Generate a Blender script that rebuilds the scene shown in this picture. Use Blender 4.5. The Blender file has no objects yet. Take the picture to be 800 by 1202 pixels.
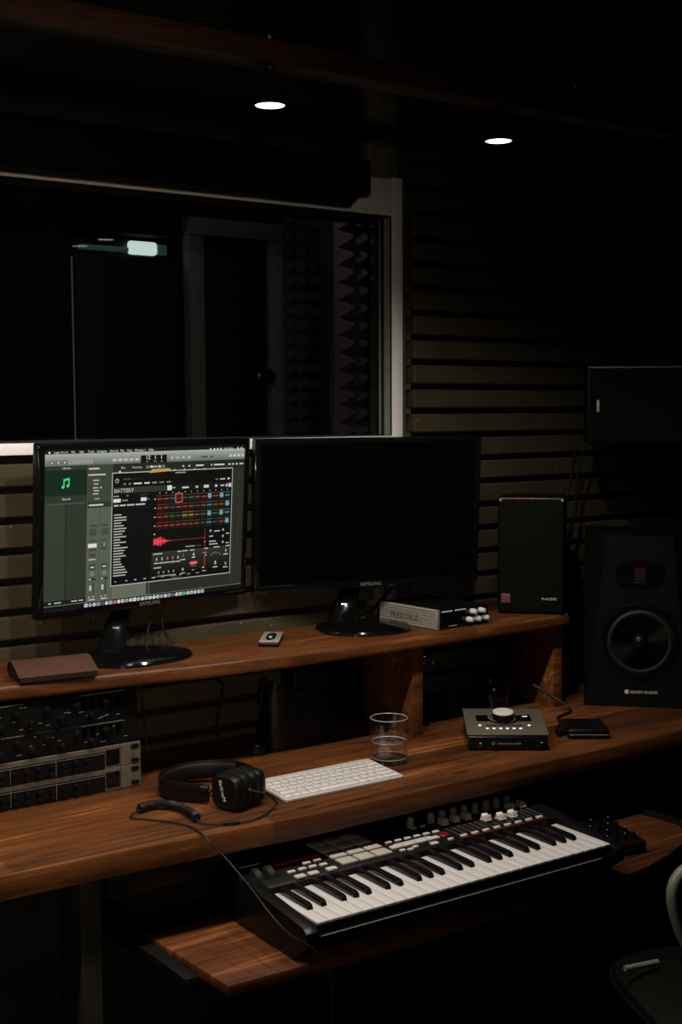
import bpy, bmesh, math, random
from mathutils import Matrix, Vector
random.seed(7)
PI = math.pi
rad = math.radians
SC = bpy.context.scene
COL = SC.collection

# ------------------------------------------------------------------ helpers
def lin(c):
    c = c / 255.0
    return c / 12.92 if c <= 0.04045 else ((c + 0.055) / 1.055) ** 2.4

def srgb(r, g, b):
    return (lin(r), lin(g), lin(b), 1.0)


class MB:
    """collects shapes and links them as one mesh object"""
    def __init__(self, M=None):
        self.v, self.f, self.m, self.col = [], [], [], []
        self.M = M or Matrix.Identity(4)

    def add(self, verts, faces, mat=0, M=None, col=None):
        M = self.M @ M if M is not None else self.M
        o = len(self.v)
        self.v += [tuple(M @ Vector(p)) for p in verts]
        for fc in faces:
            self.f.append(tuple(i + o for i in fc))
            self.m.append(mat)
            self.col.append(col)
        return self

    def add_bm(self, bm, mat=0, M=None):
        bm.verts.index_update()
        self.add([v.co.copy() for v in bm.verts], [[v.index for v in fc.verts] for fc in bm.faces], mat, M)
        bm.free()
        return self

    def box(self, c, s, bev=0.0, mat=0, M=None, seg=2):
        bm = bmesh.new()
        bmesh.ops.create_cube(bm, size=1.0)
        for v in bm.verts:
            v.co = Vector((v.co.x * s[0] + c[0], v.co.y * s[1] + c[1], v.co.z * s[2] + c[2]))
        if bev > 0:
            bmesh.ops.bevel(bm, geom=bm.edges[:], offset=bev, segments=seg, affect='EDGES', profile=0.5)
        return self.add_bm(bm, mat, M)

    def box2(self, a, b, bev=0.0, mat=0, M=None, seg=2):
        return self.box([(a[i] + b[i]) / 2 for i in range(3)], [abs(b[i] - a[i]) for i in range(3)], bev, mat, M, seg)

    def prism(self, pts, z0, z1, bev=0.0, mat=0, M=None, seg=2):
        """polygon in x,y extruded along z"""
        bm = bmesh.new()
        lo = [bm.verts.new((p[0], p[1], z0)) for p in pts]
        hi = [bm.verts.new((p[0], p[1], z1)) for p in pts]
        bm.faces.new(lo[::-1]); bm.faces.new(hi)
        n = len(pts)
        for i in range(n):
            bm.faces.new((lo[i], lo[(i + 1) % n], hi[(i + 1) % n], hi[i]))
        bmesh.ops.recalc_face_normals(bm, faces=bm.faces[:])
        if bev > 0:
            ed = [e for e in bm.edges if abs(e.verts[0].co.z - e.verts[1].co.z) < 1e-9]
            bmesh.ops.bevel(bm, geom=ed, offset=bev, segments=seg, affect='EDGES', profile=0.5)
        return self.add_bm(bm, mat, M)

    def lathe(self, prof, seg=32, mat=0, M=None, arc=2 * PI):
        """profile of (r, z) spun round z"""
        vs, fs = [], []
        n = len(prof)
        for i in range(seg):
            a = arc * i / seg
            for r, z in prof:
                r = max(r, 1e-5)
                vs.append((r * math.cos(a), r * math.sin(a), z))
        for i in range(seg):
            j = (i + 1) % seg
            for k in range(n - 1):
                fs.append((i * n + k, j * n + k, j * n + k + 1, i * n + k + 1))
        return self.add(vs, fs, mat, M)

    def tube(self, pts, r, seg=8, mat=0, M=None, smooth=True, closed=False, taper=None):
        pts = [Vector(p) for p in pts]
        if smooth:
            pts = catmull(pts, closed)
        n = len(pts)
        vs, fs = [], []
        up = Vector((0, 0, 1))
        prev = None
        for i, p in enumerate(pts):
            if closed:
                t = pts[(i + 1) % n] - pts[(i - 1) % n]
            else:
                t = pts[min(i + 1, n - 1)] - pts[max(i - 1, 0)]
            t.normalize()
            if prev is None:
                a = up if abs(t.z) < 0.9 else Vector((1, 0, 0))
                x = t.cross(a).normalized()
            else:
                x = (prev - t * prev.dot(t)).normalized()
            prev = x
            y = t.cross(x)
            rr = r * (taper(i / (n - 1)) if taper else 1)
            for k in range(seg):
                an = 2 * PI * k / seg
                vs.append(p + x * math.cos(an) * rr + y * math.sin(an) * rr)
        m = n if closed else n - 1
        for i in range(m):
            j = (i + 1) % n
            for k in range(seg):
                l = (k + 1) % seg
                fs.append((i * seg + k, i * seg + l, j * seg + l, j * seg + k))
        if not closed:
            fs.append(tuple(range(seg))[::-1])
            fs.append(tuple((n - 1) * seg + k for k in range(seg)))
        return self.add(vs, fs, mat, M)

    def sweep(self, pts, sec, mat=0, M=None, smooth=True, closed=False):
        """section (a across, b up) swept along a horizontal path; up stays z"""
        pts = [Vector(p) for p in pts]
        if smooth:
            pts = catmull(pts, closed)
        n = len(pts); s = len(sec)
        vs, fs = [], []
        for i, p in enumerate(pts):
            if closed:
                t = pts[(i + 1) % n] - pts[(i - 1) % n]
            else:
                t = pts[min(i + 1, n - 1)] - pts[max(i - 1, 0)]
            t.normalize()
            x = t.cross(Vector((0, 0, 1))).normalized()
            u = x.cross(t)
            for a, b in sec:
                vs.append(p + x * a + u * b)
        m = n if closed else n - 1
        for i in range(m):
            j = (i + 1) % n
            for k in range(s):
                l = (k + 1) % s
                fs.append((i * s + k, i * s + l, j * s + l, j * s + k))
        if not closed:
            fs.append(tuple(range(s))[::-1])
            fs.append(tuple((n - 1) * s + k for k in range(s)))
        return self.add(vs, fs, mat, M)

    def text(self, s, size, M, mat=0, col=None, ext=0.0, align='LEFT'):
        vs, fs, w = text_geo(s, ext)
        sh = {'LEFT': 0, 'CENTER': -w / 2, 'RIGHT': -w}[align]
        vs = [((v[0] + sh) * size, v[1] * size, v[2] * size) for v in vs]
        return self.add(vs, fs, mat, M, col)

    def build(self, name, mats, parent=None, angle=35, loc=None):
        me = bpy.data.meshes.new(name)
        me.from_pydata(self.v, [], self.f)
        if not isinstance(mats, (list, tuple)):
            mats = [mats]
        for m in mats:
            me.materials.append(m)
        me.polygons.foreach_set('material_index', self.m)
        me.polygons.foreach_set('use_smooth', [True] * len(self.f))
        me.update()
        me.set_sharp_from_angle(angle=rad(angle))
        if any(c is not None for c in self.col):
            at = me.color_attributes.new('tint', 'FLOAT_COLOR', 'CORNER')
            k = 0
            for poly, c in zip(me.polygons, self.col):
                for _ in range(poly.loop_total):
                    at.data[k].color = c or (0, 0, 0, 1)
                    k += 1
        bm = bmesh.new(); bm.from_mesh(me)
        if not any(c is not None for c in self.col):
            bmesh.ops.recalc_face_normals(bm, faces=bm.faces[:])
            bm.to_mesh(me)
        bm.free()
        o = bpy.data.objects.new(name, me)
        COL.objects.link(o)
        if parent is not None:
            o.parent = parent
        if loc is not None:
            o.location = loc
        return o


def catmull(pts, closed=False, sub=6):
    out = []
    n = len(pts)
    if n < 3:
        return pts
    rng = range(n) if closed else range(n - 1)
    for i in rng:
        if closed:
            p0, p1, p2, p3 = pts[(i - 1) % n], pts[i], pts[(i + 1) % n], pts[(i + 2) % n]
        else:
            p0, p1, p2, p3 = pts[max(i - 1, 0)], pts[i], pts[i + 1], pts[min(i + 2, n - 1)]
        for k in range(sub):
            t = k / sub
            out.append(0.5 * ((2 * p1) + (p2 - p0) * t + (2 * p0 - 5 * p1 + 4 * p2 - p3) * t * t + (3 * p1 - p0 - 3 * p2 + p3) * t ** 3))
    if not closed:
        out.append(pts[-1])
    return out


_tc = {}
def text_geo(s, ext=0.0):
    key = (s, ext)
    if key not in _tc:
        cu = bpy.data.curves.new('lettering', 'FONT')
        cu.body = s
        cu.resolution_u = 2
        cu.extrude = ext
        ob = bpy.data.objects.new('lettering', cu)
        COL.objects.link(ob)
        dg = bpy.context.evaluated_depsgraph_get()
        me = bpy.data.meshes.new_from_object(ob.evaluated_get(dg))
        vs = [tuple(v.co) for v in me.vertices]
        fs = [tuple(p.vertices) for p in me.polygons]
        w = max([v[0] for v in vs] or [0])
        bpy.data.objects.remove(ob); bpy.data.curves.remove(cu); bpy.data.meshes.remove(me)
        _tc[key] = (vs, fs, w)
    return _tc[key]


def tag(o, label, cat, group=None, kind=None):
    o['label'] = label
    o['category'] = cat
    if group: o['group'] = group
    if kind: o['kind'] = kind
    return o

def thing(name, label, cat, loc=(0, 0, 0), rz=0.0, group=None):
    o = bpy.data.objects.new(name, None)
    o.empty_display_size = 0.05
    COL.objects.link(o)
    o.location = loc
    o.rotation_euler = (0, 0, rz)
    return tag(o, label, cat, group)

def struct(name, mb, mat, label=None, cat=None, parent=None):
    o = mb.build(name, mat, parent)
    if parent is None:
        o['kind'] = 'structure'
        if label: o['label'] = label
        if cat: o['category'] = cat
    return o

def copy_part(src, parent, loc=None, name=None):
    c = src.copy()
    COL.objects.link(c)
    c.parent = parent
    if loc is not None: c.location = loc
    return c

def frame(o, x, y):
    """matrix with columns x, y, x cross y at o (for lettering)"""
    x = Vector(x).normalized(); y = Vector(y).normalized(); z = x.cross(y)
    return Matrix(((x.x, y.x, z.x, o[0]), (x.y, y.y, z.y, o[1]), (x.z, y.z, z.z, o[2]), (0, 0, 0, 1)))

# front of a thing: x right, z up, facing -y
def front(o):
    return frame(o, (1, 0, 0), (0, 0, 1))
def topface(o):
    return frame(o, (1, 0, 0), (0, 1, 0))

# ------------------------------------------------------------------ materials
def mat(name, col, rough=0.5, metal=0.0, spec=0.5, emit=None, estr=1.0, coat=0.0, bump=None, var=None, trans=0.0, ior=1.45):
    m = bpy.data.materials.new(name)
    m.use_nodes = True
    nt = m.node_tree
    b = nt.nodes['Principled BSDF']
    b.inputs['Base Color'].default_value = (*col[:3], 1)
    b.inputs['Roughness'].default_value = rough
    b.inputs['Metallic'].default_value = metal
    b.inputs['Specular IOR Level'].default_value = spec
    b.inputs['Coat Weight'].default_value = coat
    b.inputs['Transmission Weight'].default_value = trans
    b.inputs['IOR'].default_value = ior
    if emit:
        b.inputs['Emission Color'].default_value = (*emit[:3], 1)
        b.inputs['Emission Strength'].default_value = estr
    if bump or var:
        tc = nt.nodes.new('ShaderNodeTexCoord')
        nz = nt.nodes.new('ShaderNodeTexNoise')
        nz.inputs['Scale'].default_value = (bump or var)[0]
        nz.inputs['Detail'].default_value = 6
        nt.links.new(tc.outputs['Object'], nz.inputs['Vector'])
        if bump:
            bp = nt.nodes.new('ShaderNodeBump')
            bp.inputs['Strength'].default_value = bump[1]
            bp.inputs['Distance'].default_value = 0.002
            nt.links.new(nz.outputs['Fac'], bp.inputs['Height'])
            nt.links.new(bp.outputs['Normal'], b.inputs['Normal'])
        if var:
            rp = nt.nodes.new('ShaderNodeValToRGB')
            rp.color_ramp.elements[0].position = 0.35
            rp.color_ramp.elements[1].position = 0.7
            k = var[1]
            rp.color_ramp.elements[0].color = tuple(c * (1 - k) for c in col[:3]) + (1,)
            rp.color_ramp.elements[1].color = tuple(min(1, c * (1 + k)) for c in col[:3]) + (1,)
            nt.links.new(nz.outputs['Fac'], rp.inputs['Fac'])
            nt.links.new(rp.outputs['Color'], b.inputs['Base Color'])
    return m


def wood_mat(name, c0, c1, c2, rough=0.42, row=0.085, length=0.75):
    m = bpy.data.materials.new(name)
    m.use_nodes = True
    nt = m.node_tree; N = nt.nodes; L = nt.links
    b = N['Principled BSDF']
    tc = N.new('ShaderNodeTexCoord')
    # staves
    br = N.new('ShaderNodeTexBrick')
    br.inputs['Scale'].default_value = 1.0
    br.inputs['Brick Width'].default_value = length
    br.inputs['Row Height'].default_value = row
    br.inputs['Mortar Size'].default_value = 0.0009
    br.inputs['Mortar Smooth'].default_value = 0.3
    br.offset = 0.37
    br.inputs['Color1'].default_value = (0, 0, 0, 1)
    br.inputs['Color2'].default_value = (1, 1, 1, 1)
    br.inputs['Mortar'].default_value = (0.1, 0.1, 0.1, 1)
    L.new(tc.outputs['Object'], br.inputs['Vector'])
    # grain
    mp = N.new('ShaderNodeMapping')
    mp.inputs['Scale'].default_value = (2.2, 34, 34)
    L.new(tc.outputs['Object'], mp.inputs['Vector'])
    n1 = N.new('ShaderNodeTexNoise')
    n1.inputs['Scale'].default_value = 1.6; n1.inputs['Detail'].default_value = 8
    n1.inputs['Roughness'].default_value = 0.65; n1.inputs['Distortion'].default_value = 0.6
    L.new(mp.outputs['Vector'], n1.inputs['Vector'])
    mp2 = N.new('ShaderNodeMapping')
    mp2.inputs['Scale'].default_value = (2.5, 8, 8)
    L.new(tc.outputs['Object'], mp2.inputs['Vector'])
    n2 = N.new('ShaderNodeTexNoise')
    n2.inputs['Scale'].default_value = 1.5; n2.inputs['Detail'].default_value = 4
    L.new(mp2.outputs['Vector'], n2.inputs['Vector'])
    mx = N.new('ShaderNodeMath'); mx.operation = 'MULTIPLY_ADD'
    L.new(br.outputs['Color'], mx.inputs[0]); mx.inputs[1].default_value = 0.30
    L.new(n1.outputs['Fac'], mx.inputs[2])
    mx2 = N.new('ShaderNodeMath'); mx2.operation = 'MULTIPLY_ADD'
    L.new(n2.outputs['Fac'], mx2.inputs[0]); mx2.inputs[1].default_value = 0.55
    L.new(mx.outputs[0], mx2.inputs[2])
    rp = N.new('ShaderNodeValToRGB')
    e = rp.color_ramp.elements
    e[0].position = 0.52; e[0].color = (*c0, 1)
    e[1].position = 1.22; e[1].color = (*c2, 1)
    x = e.new(0.86); x.color = (*c1, 1)
    e[-1].position = 1.0
    sc = N.new('ShaderNodeMath'); sc.operation = 'MULTIPLY'; sc.inputs[1].default_value = 0.82
    L.new(mx2.outputs[0], sc.inputs[0])
    L.new(sc.outputs[0], rp.inputs['Fac'])
    # knots
    vo = N.new('ShaderNodeTexVoronoi')
    mp3 = N.new('ShaderNodeMapping'); mp3.inputs['Scale'].default_value = (3.1, 9, 9)
    L.new(tc.outputs['Object'], mp3.inputs['Vector'])
    vo.inputs['Scale'].default_value = 1.0
    L.new(mp3.outputs['Vector'], vo.inputs['Vector'])
    kr = N.new('ShaderNodeValToRGB')
    kr.color_ramp.elements[0].position = 0.02; kr.color_ramp.elements[0].color = (0.3, 0.25, 0.22, 1)
    kr.color_ramp.elements[1].position = 0.10; kr.color_ramp.elements[1].color = (1, 1, 1, 1)
    L.new(vo.outputs['Distance'], kr.inputs['Fac'])
    mu = N.new('ShaderNodeMixRGB'); mu.blend_type = 'MULTIPLY'; mu.inputs['Fac'].default_value = 1.0
    L.new(rp.outputs['Color'], mu.inputs['Color1']); L.new(kr.outputs['Color'], mu.inputs['Color2'])
    L.new(mu.outputs['Color'], b.inputs['Base Color'])
    bp = N.new('ShaderNodeBump'); bp.inputs['Strength'].default_value = 0.25; bp.inputs['Distance'].default_value = 0.001
    L.new(n1.outputs['Fac'], bp.inputs['Height'])
    L.new(bp.outputs['Normal'], b.inputs['Normal'])
    b.inputs['Roughness'].default_value = rough
    b.inputs['Specular IOR Level'].default_value = 0.35
    return m


def slat_mat(name):
    m = mat(name, (0.075, 0.065, 0.045), 0.9, spec=0.15, bump=(260, 0.5))
    nt = m.node_tree; N = nt.nodes; L = nt.links
    b = N['Principled BSDF']
    tc = N.new('ShaderNodeTexCoord')
    n = N.new('ShaderNodeTexNoise'); n.inputs['Scale'].default_value = 9; n.inputs['Detail'].default_value = 8
    n.inputs['Roughness'].default_value = 0.75
    L.new(tc.outputs['Object'], n.inputs['Vector'])
    rp = N.new('ShaderNodeValToRGB')
    rp.color_ramp.elements[0].position = 0.3; rp.color_ramp.elements[0].color = (0.044, 0.037, 0.022, 1)
    rp.color_ramp.elements[1].position = 0.72; rp.color_ramp.elements[1].color = (0.076, 0.059, 0.035, 1)
    L.new(n.outputs['Fac'], rp.inputs['Fac'])
    # sparse pale specks of dust
    vo = N.new('ShaderNodeTexVoronoi'); vo.inputs['Scale'].default_value = 22
    L.new(tc.outputs['Object'], vo.inputs['Vector'])
    r2 = N.new('ShaderNodeValToRGB')
    r2.color_ramp.elements[0].position = 0.05; r2.color_ramp.elements[0].color = (1, 1, 1, 1)
    r2.color_ramp.elements[1].position = 0.07; r2.color_ramp.elements[1].color = (0, 0, 0, 1)
    L.new(vo.outputs['Distance'], r2.inputs['Fac'])
    mx = N.new('ShaderNodeMixRGB')
    L.new(r2.outputs['Color'], mx.inputs['Fac'])
    L.new(rp.outputs['Color'], mx.inputs['Color1'])
    mx.inputs['Color2'].default_value = (0.16, 0.145, 0.10, 1)
    L.new(mx.outputs['Color'], b.inputs['Base Color'])
    return m


def screen_mat(name):
    m = bpy.data.materials.new(name)
    m.use_nodes = True
    nt = m.node_tree
    b = nt.nodes['Principled BSDF']
    b.inputs['Base Color'].default_value = (0.004, 0.004, 0.004, 1)
    b.inputs['Roughness'].default_value = 0.4
    b.inputs['Specular IOR Level'].default_value = 0.3
    at = nt.nodes.new('ShaderNodeVertexColor'); at.layer_name = 'tint'
    nt.links.new(at.outputs['Color'], b.inputs['Emission Color'])
    b.inputs['Emission Strength'].default_value = 1.0
    return m


def pane_mat(name, gr=0.01, ripple=0.0, tint=(0.93, 0.96, 0.95, 1), ior=1.4):
    m = bpy.data.materials.new(name)
    m.use_nodes = True
    nt = m.node_tree; N = nt.nodes; L = nt.links
    N.remove(N['Principled BSDF'])
    out = N['Material Output']
    tr = N.new('ShaderNodeBsdfTransparent'); tr.inputs['Color'].default_value = tint
    gl = N.new('ShaderNodeBsdfGlossy'); gl.inputs['Roughness'].default_value = gr
    fr = N.new('ShaderNodeFresnel')
    ge = N.new('ShaderNodeNewGeometry')
    io = N.new('ShaderNodeMix'); io.data_type = 'FLOAT'
    io.inputs[2].default_value = ior; io.inputs[3].default_value = 1 / ior
    L.new(ge.outputs['Backfacing'], io.inputs[0]); L.new(io.outputs[0], fr.inputs['IOR'])
    if ripple:
        tc = N.new('ShaderNodeTexCoord'); nz = N.new('ShaderNodeTexNoise'); nz.inputs['Scale'].default_value = 130
        bp = N.new('ShaderNodeBump'); bp.inputs['Strength'].default_value = ripple; bp.inputs['Distance'].default_value = 0.004
        L.new(tc.outputs['Object'], nz.inputs['Vector']); L.new(nz.outputs['Fac'], bp.inputs['Height'])
        L.new(bp.outputs['Normal'], gl.inputs['Normal']); L.new(bp.outputs['Normal'], fr.inputs['Normal'])
    mx = N.new('ShaderNodeMixShader')
    L.new(fr.outputs[0], mx.inputs[0]); L.new(tr.outputs[0], mx.inputs[1]); L.new(gl.outputs[0], mx.inputs[2])
    L.new(mx.outputs[0], out.inputs['Surface'])
    return m

WOOD = wood_mat('oiled_wood', (0.030, 0.0100, 0.0035), (0.155, 0.052, 0.0140), (0.37, 0.142, 0.040))
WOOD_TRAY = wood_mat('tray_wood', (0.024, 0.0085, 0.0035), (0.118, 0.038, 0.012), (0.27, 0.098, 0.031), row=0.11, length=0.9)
BEAMW = wood_mat('beam_wood', (0.03, 0.014, 0.008), (0.09, 0.04, 0.02), (0.15, 0.07, 0.035))
SLAT = slat_mat('slat_foam')
WALLP = mat('dark_wall_paint', (0.018, 0.018, 0.016), 0.9, spec=0.2, var=(6, 0.25))
CEILP = mat('black_ceiling', (0.006, 0.006, 0.006), 0.95, spec=0.1, var=(4, 0.2))
FLOORP = mat('dark_carpet', (0.008, 0.008, 0.008), 0.95, spec=0.1, bump=(400, 0.4))
POSTP = mat('post_board', (0.16, 0.145, 0.12), 0.8, spec=0.2, var=(30, 0.25))
LEG_SHADE = mat('shaded_leg', (0.022, 0.020, 0.012), 0.7, spec=0.2, bump=(120, 0.4))  # leg colour kept dark to carry the shade under the desk
WHITEF = mat('white_window_paint', (0.86, 0.845, 0.825), 0.45, var=(14, 0.04))
REVEAL = mat('grey_green_seal', (0.24, 0.26, 0.215), 0.6, var=(40, 0.1))
RUBBER = mat('black_rubber', (0.006, 0.006, 0.006), 0.6, bump=(200, 0.1))
PANE = pane_mat('window_glass')
BLKG = mat('gloss_black_plastic', (0.004, 0.004, 0.0045), 0.10, spec=0.6, var=(20, 0.1))
BLKM = mat('matte_black_plastic', (0.0045, 0.0045, 0.0045), 0.5, spec=0.22, bump=(500, 0.08))
BLKS = mat('satin_black_plastic', (0.005, 0.005, 0.005), 0.34, spec=0.3, var=(30, 0.15))
SCROFF = mat('dark_screen', (0.0012, 0.0014, 0.0012), 0.18, spec=0.2, var=(3, 0.1))
VINYL = mat('black_vinyl_wrap', (0.0035, 0.0042, 0.0034), 0.45, spec=0.22, bump=(700, 0.15))
GRILLE = mat('speaker_grille_cloth', (0.0042, 0.0055, 0.0038), 0.85, spec=0.1, bump=(900, 0.4))
CONE = mat('speaker_cone', (0.075, 0.075, 0.066), 0.22, spec=0.5, metal=1.0, var=(60, 0.2))
SILV = mat('brushed_silver', (0.44, 0.415, 0.365), 0.45, metal=0.4, bump=(300, 0.05))
ALU = mat('aluminium', (0.62, 0.61, 0.59), 0.3, metal=0.9, var=(80, 0.06))
RACKS = mat('cream_silver_panel', (0.125, 0.106, 0.080), 0.55, metal=0.1, var=(60, 0.12))
WKEY = mat('white_piano_key', (0.62, 0.60, 0.585), 0.3, spec=0.5, var=(8, 0.03))
BKEY = mat('black_piano_key', (0.006, 0.006, 0.006), 0.22, spec=0.5, var=(30, 0.1))
PAD = mat('grey_rubber_pad', (0.40, 0.38, 0.32), 0.75, spec=0.2, bump=(300, 0.1))
BTN = mat('pale_button', (0.56, 0.54, 0.49), 0.5, var=(60, 0.08))
KNOBG = mat('grey_knob_plastic', (0.34, 0.34, 0.31), 0.5, var=(60, 0.1))
FADER = mat('cream_fader_cap', (0.78, 0.74, 0.65), 0.5, var=(60, 0.1))
REDB = mat('dark_red_plastic', (0.16, 0.006, 0.010), 0.45, var=(40, 0.1))
REDP = mat('red_plastic', (0.36, 0.010, 0.016), 0.4, var=(40, 0.1))
WTEXT = mat('white_print', (0.7, 0.7, 0.66), 0.6, var=(90, 0.05))
GTEXT = mat('grey_print', (0.22, 0.22, 0.21), 0.6, var=(90, 0.05))
KCAP = mat('white_key_cap', (0.64, 0.615, 0.60), 0.5, var=(50, 0.03))
KBODY = mat('keyboard_shell', (0.58, 0.555, 0.54), 0.4, metal=0.15, var=(50, 0.03))
LEATH = mat('brown_leather', (0.075, 0.034, 0.022), 0.55, spec=0.35, bump=(240, 0.35), var=None)
LEATHD = mat('dark_leather', (0.018, 0.010, 0.008), 0.6, spec=0.3, bump=(240, 0.3))
HPV = mat('headphone_vinyl', (0.005, 0.0048, 0.0046), 0.40, spec=0.35, bump=(500, 0.3))
HPC = mat('headphone_cushion', (0.0045, 0.0044, 0.0042), 0.55, spec=0.28, bump=(90, 0.2))
BRASS = mat('brass', (0.55, 0.36, 0.15), 0.3, metal=1.0, var=(60, 0.1))
CABLE = mat('black_cable', (0.008, 0.008, 0.008), 0.5, spec=0.4, var=(60, 0.1))
CABLEB = mat('brown_black_cable', (0.012, 0.011, 0.009), 0.5, spec=0.4, var=(60, 0.1))
_nt = CONE.node_tree; _b = _nt.nodes['Principled BSDF']
_tg = _nt.nodes.new('ShaderNodeTangent'); _tg.direction_type = 'RADIAL'; _tg.axis = 'Y'
_nt.links.new(_tg.outputs[0], _b.inputs['Tangent']); _b.inputs['Anisotropic'].default_value = 0.85
KTOP = mat('silver_knob_face', (0.86, 0.84, 0.78), 0.35, metal=0.15, var=(80, 0.06))
APOLLO = mat('bronze_grey_metal', (0.150, 0.134, 0.105), 0.5, metal=0.3, bump=(600, 0.06))
LEDW = mat('white_led', (0.5, 0.5, 0.5), 0.4, emit=(1.0, 0.88, 0.7), estr=0.9)
LEDG = mat('green_led', (0.1, 0.3, 0.2), 0.4, emit=(0.20, 0.62, 0.42), estr=0.12)
CHAIRB = mat('chair_leather', (0.003, 0.0034, 0.0026), 0.36, spec=0.35, bump=(120, 0.25))
CHAIRG = mat('grey_arm_plastic', (0.15, 0.155, 0.125), 0.42, spec=0.45, var=(60, 0.08))
GLASS = pane_mat('drinking_glass', 0.02, 0.0, (0.992, 0.995, 0.99, 1), 1.55)
WATER = pane_mat('water', 0.03, 0.7, (0.99, 0.99, 0.985, 1), 1.5)
GLINT = mat('glass_glint', (0.40, 0.40, 0.37), 0.10, spec=1.0, trans=0.2, ior=1.5)  # pale colour paints bright glints on rim, waterline and base
GLASSB = mat('thick_glass_base', (1, 1, 1), 0.02, trans=1.0, ior=1.46)
LAMPB = mat('lamp_black_metal', (0.014, 0.015, 0.012), 0.4, spec=0.5, metal=0.3, var=(60, 0.1))
BULB = mat('lit_lamp_lens', (1, 1, 1), 0.4, emit=(1.0, 0.97, 0.9), estr=4.0)
FOAMP = mat('purple_grey_foam', (0.15, 0.098, 0.135), 0.95, spec=0.1, bump=(300, 0.3))
DOORF = mat('pale_door_frame', (0.26, 0.265, 0.245), 0.6, var=(10, 0.08))
DOORD = mat('dark_door', (0.012, 0.012, 0.011), 0.6, var=(10, 0.1))
TUBE = mat('lit_corridor_window', (0.9, 1, 0.95), 0.5, emit=(0.86, 0.98, 0.97), estr=0.8)
TUBED = mat('dim_corridor_light', (0.3, 0.5, 0.4), 0.5, emit=(0.10, 0.15, 0.125), estr=0.11)
CREAM = mat('cream_paper', (0.5, 0.45, 0.36), 0.7, var=(60, 0.1))
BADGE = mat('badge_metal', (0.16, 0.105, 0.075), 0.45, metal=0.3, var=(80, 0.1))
WHITEK = mat('white_knob', (0.72, 0.70, 0.66), 0.35, var=(60, 0.05))
DARKMETAL = mat('dark_steel', (0.03, 0.03, 0.03), 0.4, metal=0.8, var=(60, 0.2))
SCRON = screen_mat('lit_screen')
RIBBON = mat('copper_ribbon', (0.09, 0.028, 0.018), 0.4, metal=0.5, var=(60, 0.1))

# ------------------------------------------------------------------ camera (solved from the photo)
yaw, pitch, roll = rad(35.5496), rad(-4.5573), rad(-0.299)
CZ = 1.4892
fw = Vector((math.sin(yaw) * math.cos(pitch), math.cos(yaw) * math.cos(pitch), math.sin(pitch)))
rt = Vector((math.cos(yaw), -math.sin(yaw), 0))
up = rt.cross(fw)
rt2 = rt * math.cos(roll) + up * math.sin(roll)
up2 = -rt * math.sin(roll) + up * math.cos(roll)
cam = bpy.data.cameras.new('camera')
cam.sensor_fit = 'AUTO'; cam.sensor_width = 36.0
cam.lens = 1519.66 / 1202 * 36.0
cam.clip_start = 0.05; cam.clip_end = 60
co = bpy.data.objects.new('camera', cam)
COL.objects.link(co)
co.matrix_world = Matrix(((rt2.x, up2.x, -fw.x, 0), (rt2.y, up2.y, -fw.y, 0), (rt2.z, up2.z, -fw.z, CZ), (0, 0, 0, 1)))
SC.camera = co

# ------------------------------------------------------------------ setting
WX0, WX1, WZ0, WZ1 = -0.45, 1.949, 1.423, 1.953      # window opening
YW = 2.56                                            # face of the back wall
struct('floor', MB().box2((-2.2, -2.0, -0.1), (3.6, 5.4, 0.0)), FLOORP, 'black carpeted floor under the desk', 'floor')
struct('ceiling', MB().box2((-2.2, -2.0, 2.72), (3.6, 5.4, 2.82)), CEILP, 'black ceiling above the hanging lamps', 'ceiling')
wb = MB()
wb.box2((-2.2, YW, 0), (WX0, YW + 0.14, 2.72))
wb.box2((2.035, YW, 0), (3.6, YW + 0.14, 2.72))
wb.box2((WX0, YW, 0), (2.035, YW + 0.14, WZ0 - 0.006))
wb.box2((WX0, YW, WZ1 + 0.006), (2.035, YW + 0.14, 2.72))
struct('wall_back', wb, WALLP, 'dark wall with the control room window', 'wall')
struct('wall_left', MB().box2((-2.3, -2.0, 0), (-2.2, 5.4, 2.72)), WALLP)
struct('wall_right', MB().box2((3.6, -2.0, 0), (3.7, 5.4, 2.72)), WALLP)
struct('wall_front', MB().box2((-2.2, -2.1, 0), (3.6, -2.0, 2.72)), WALLP)

# window: white frame, seals, two panes
fr = MB()
fr.box2((WX1, 2.508, WZ0 - 0.024), (1.981, YW, 2.045), 0.002)
fr.box2((WX0 - 0.03, 2.508, WZ1), (WX1, YW, 2.040), 0.002)
fr.box2((WX0 - 0.03, 2.500, WZ0 - 0.024), (WX1, YW, WZ0), 0.002)
fr.box2((WX0 - 0.03, 2.508, WZ0), (WX0, YW, WZ1), 0.002)
win = struct('window_1', fr, WHITEF, 'white framed control room window above the monitors', 'window')
se = MB()
for (y0, y1, d, m) in ((2.511, 2.516, 0.002, 0), (2.516, 2.538, 0.003, 1), (2.538, 2.548, 0.006, 0), (2.548, 2.552, 0.008, 1), (2.552, 2.5595, 0.006, 0)):
    se.box2((WX1 - d, y0, WZ0), (WX1 - 0.0002, y1, WZ1), 0, m)
    se.box2((WX0, y0, WZ1 - d), (WX1 - d, y1, WZ1 - 0.0002), 0, 0)
    se.box2((WX0, y0, WZ0 + 0.0002), (WX1 - d, y1, WZ0 + d * 0.5), 0, 0)
se.build('window_seal', [RUBBER, REVEAL], win)
MB().box2((WX0, 2.553, WZ0), (WX1 - 0.006, 2.557, WZ1)).build('window_pane', PANE, win)
MB().box2((WX0, 2.640, WZ0), (2.034, 2.644, WZ1)).build('window_pane', PANE, win)

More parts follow.
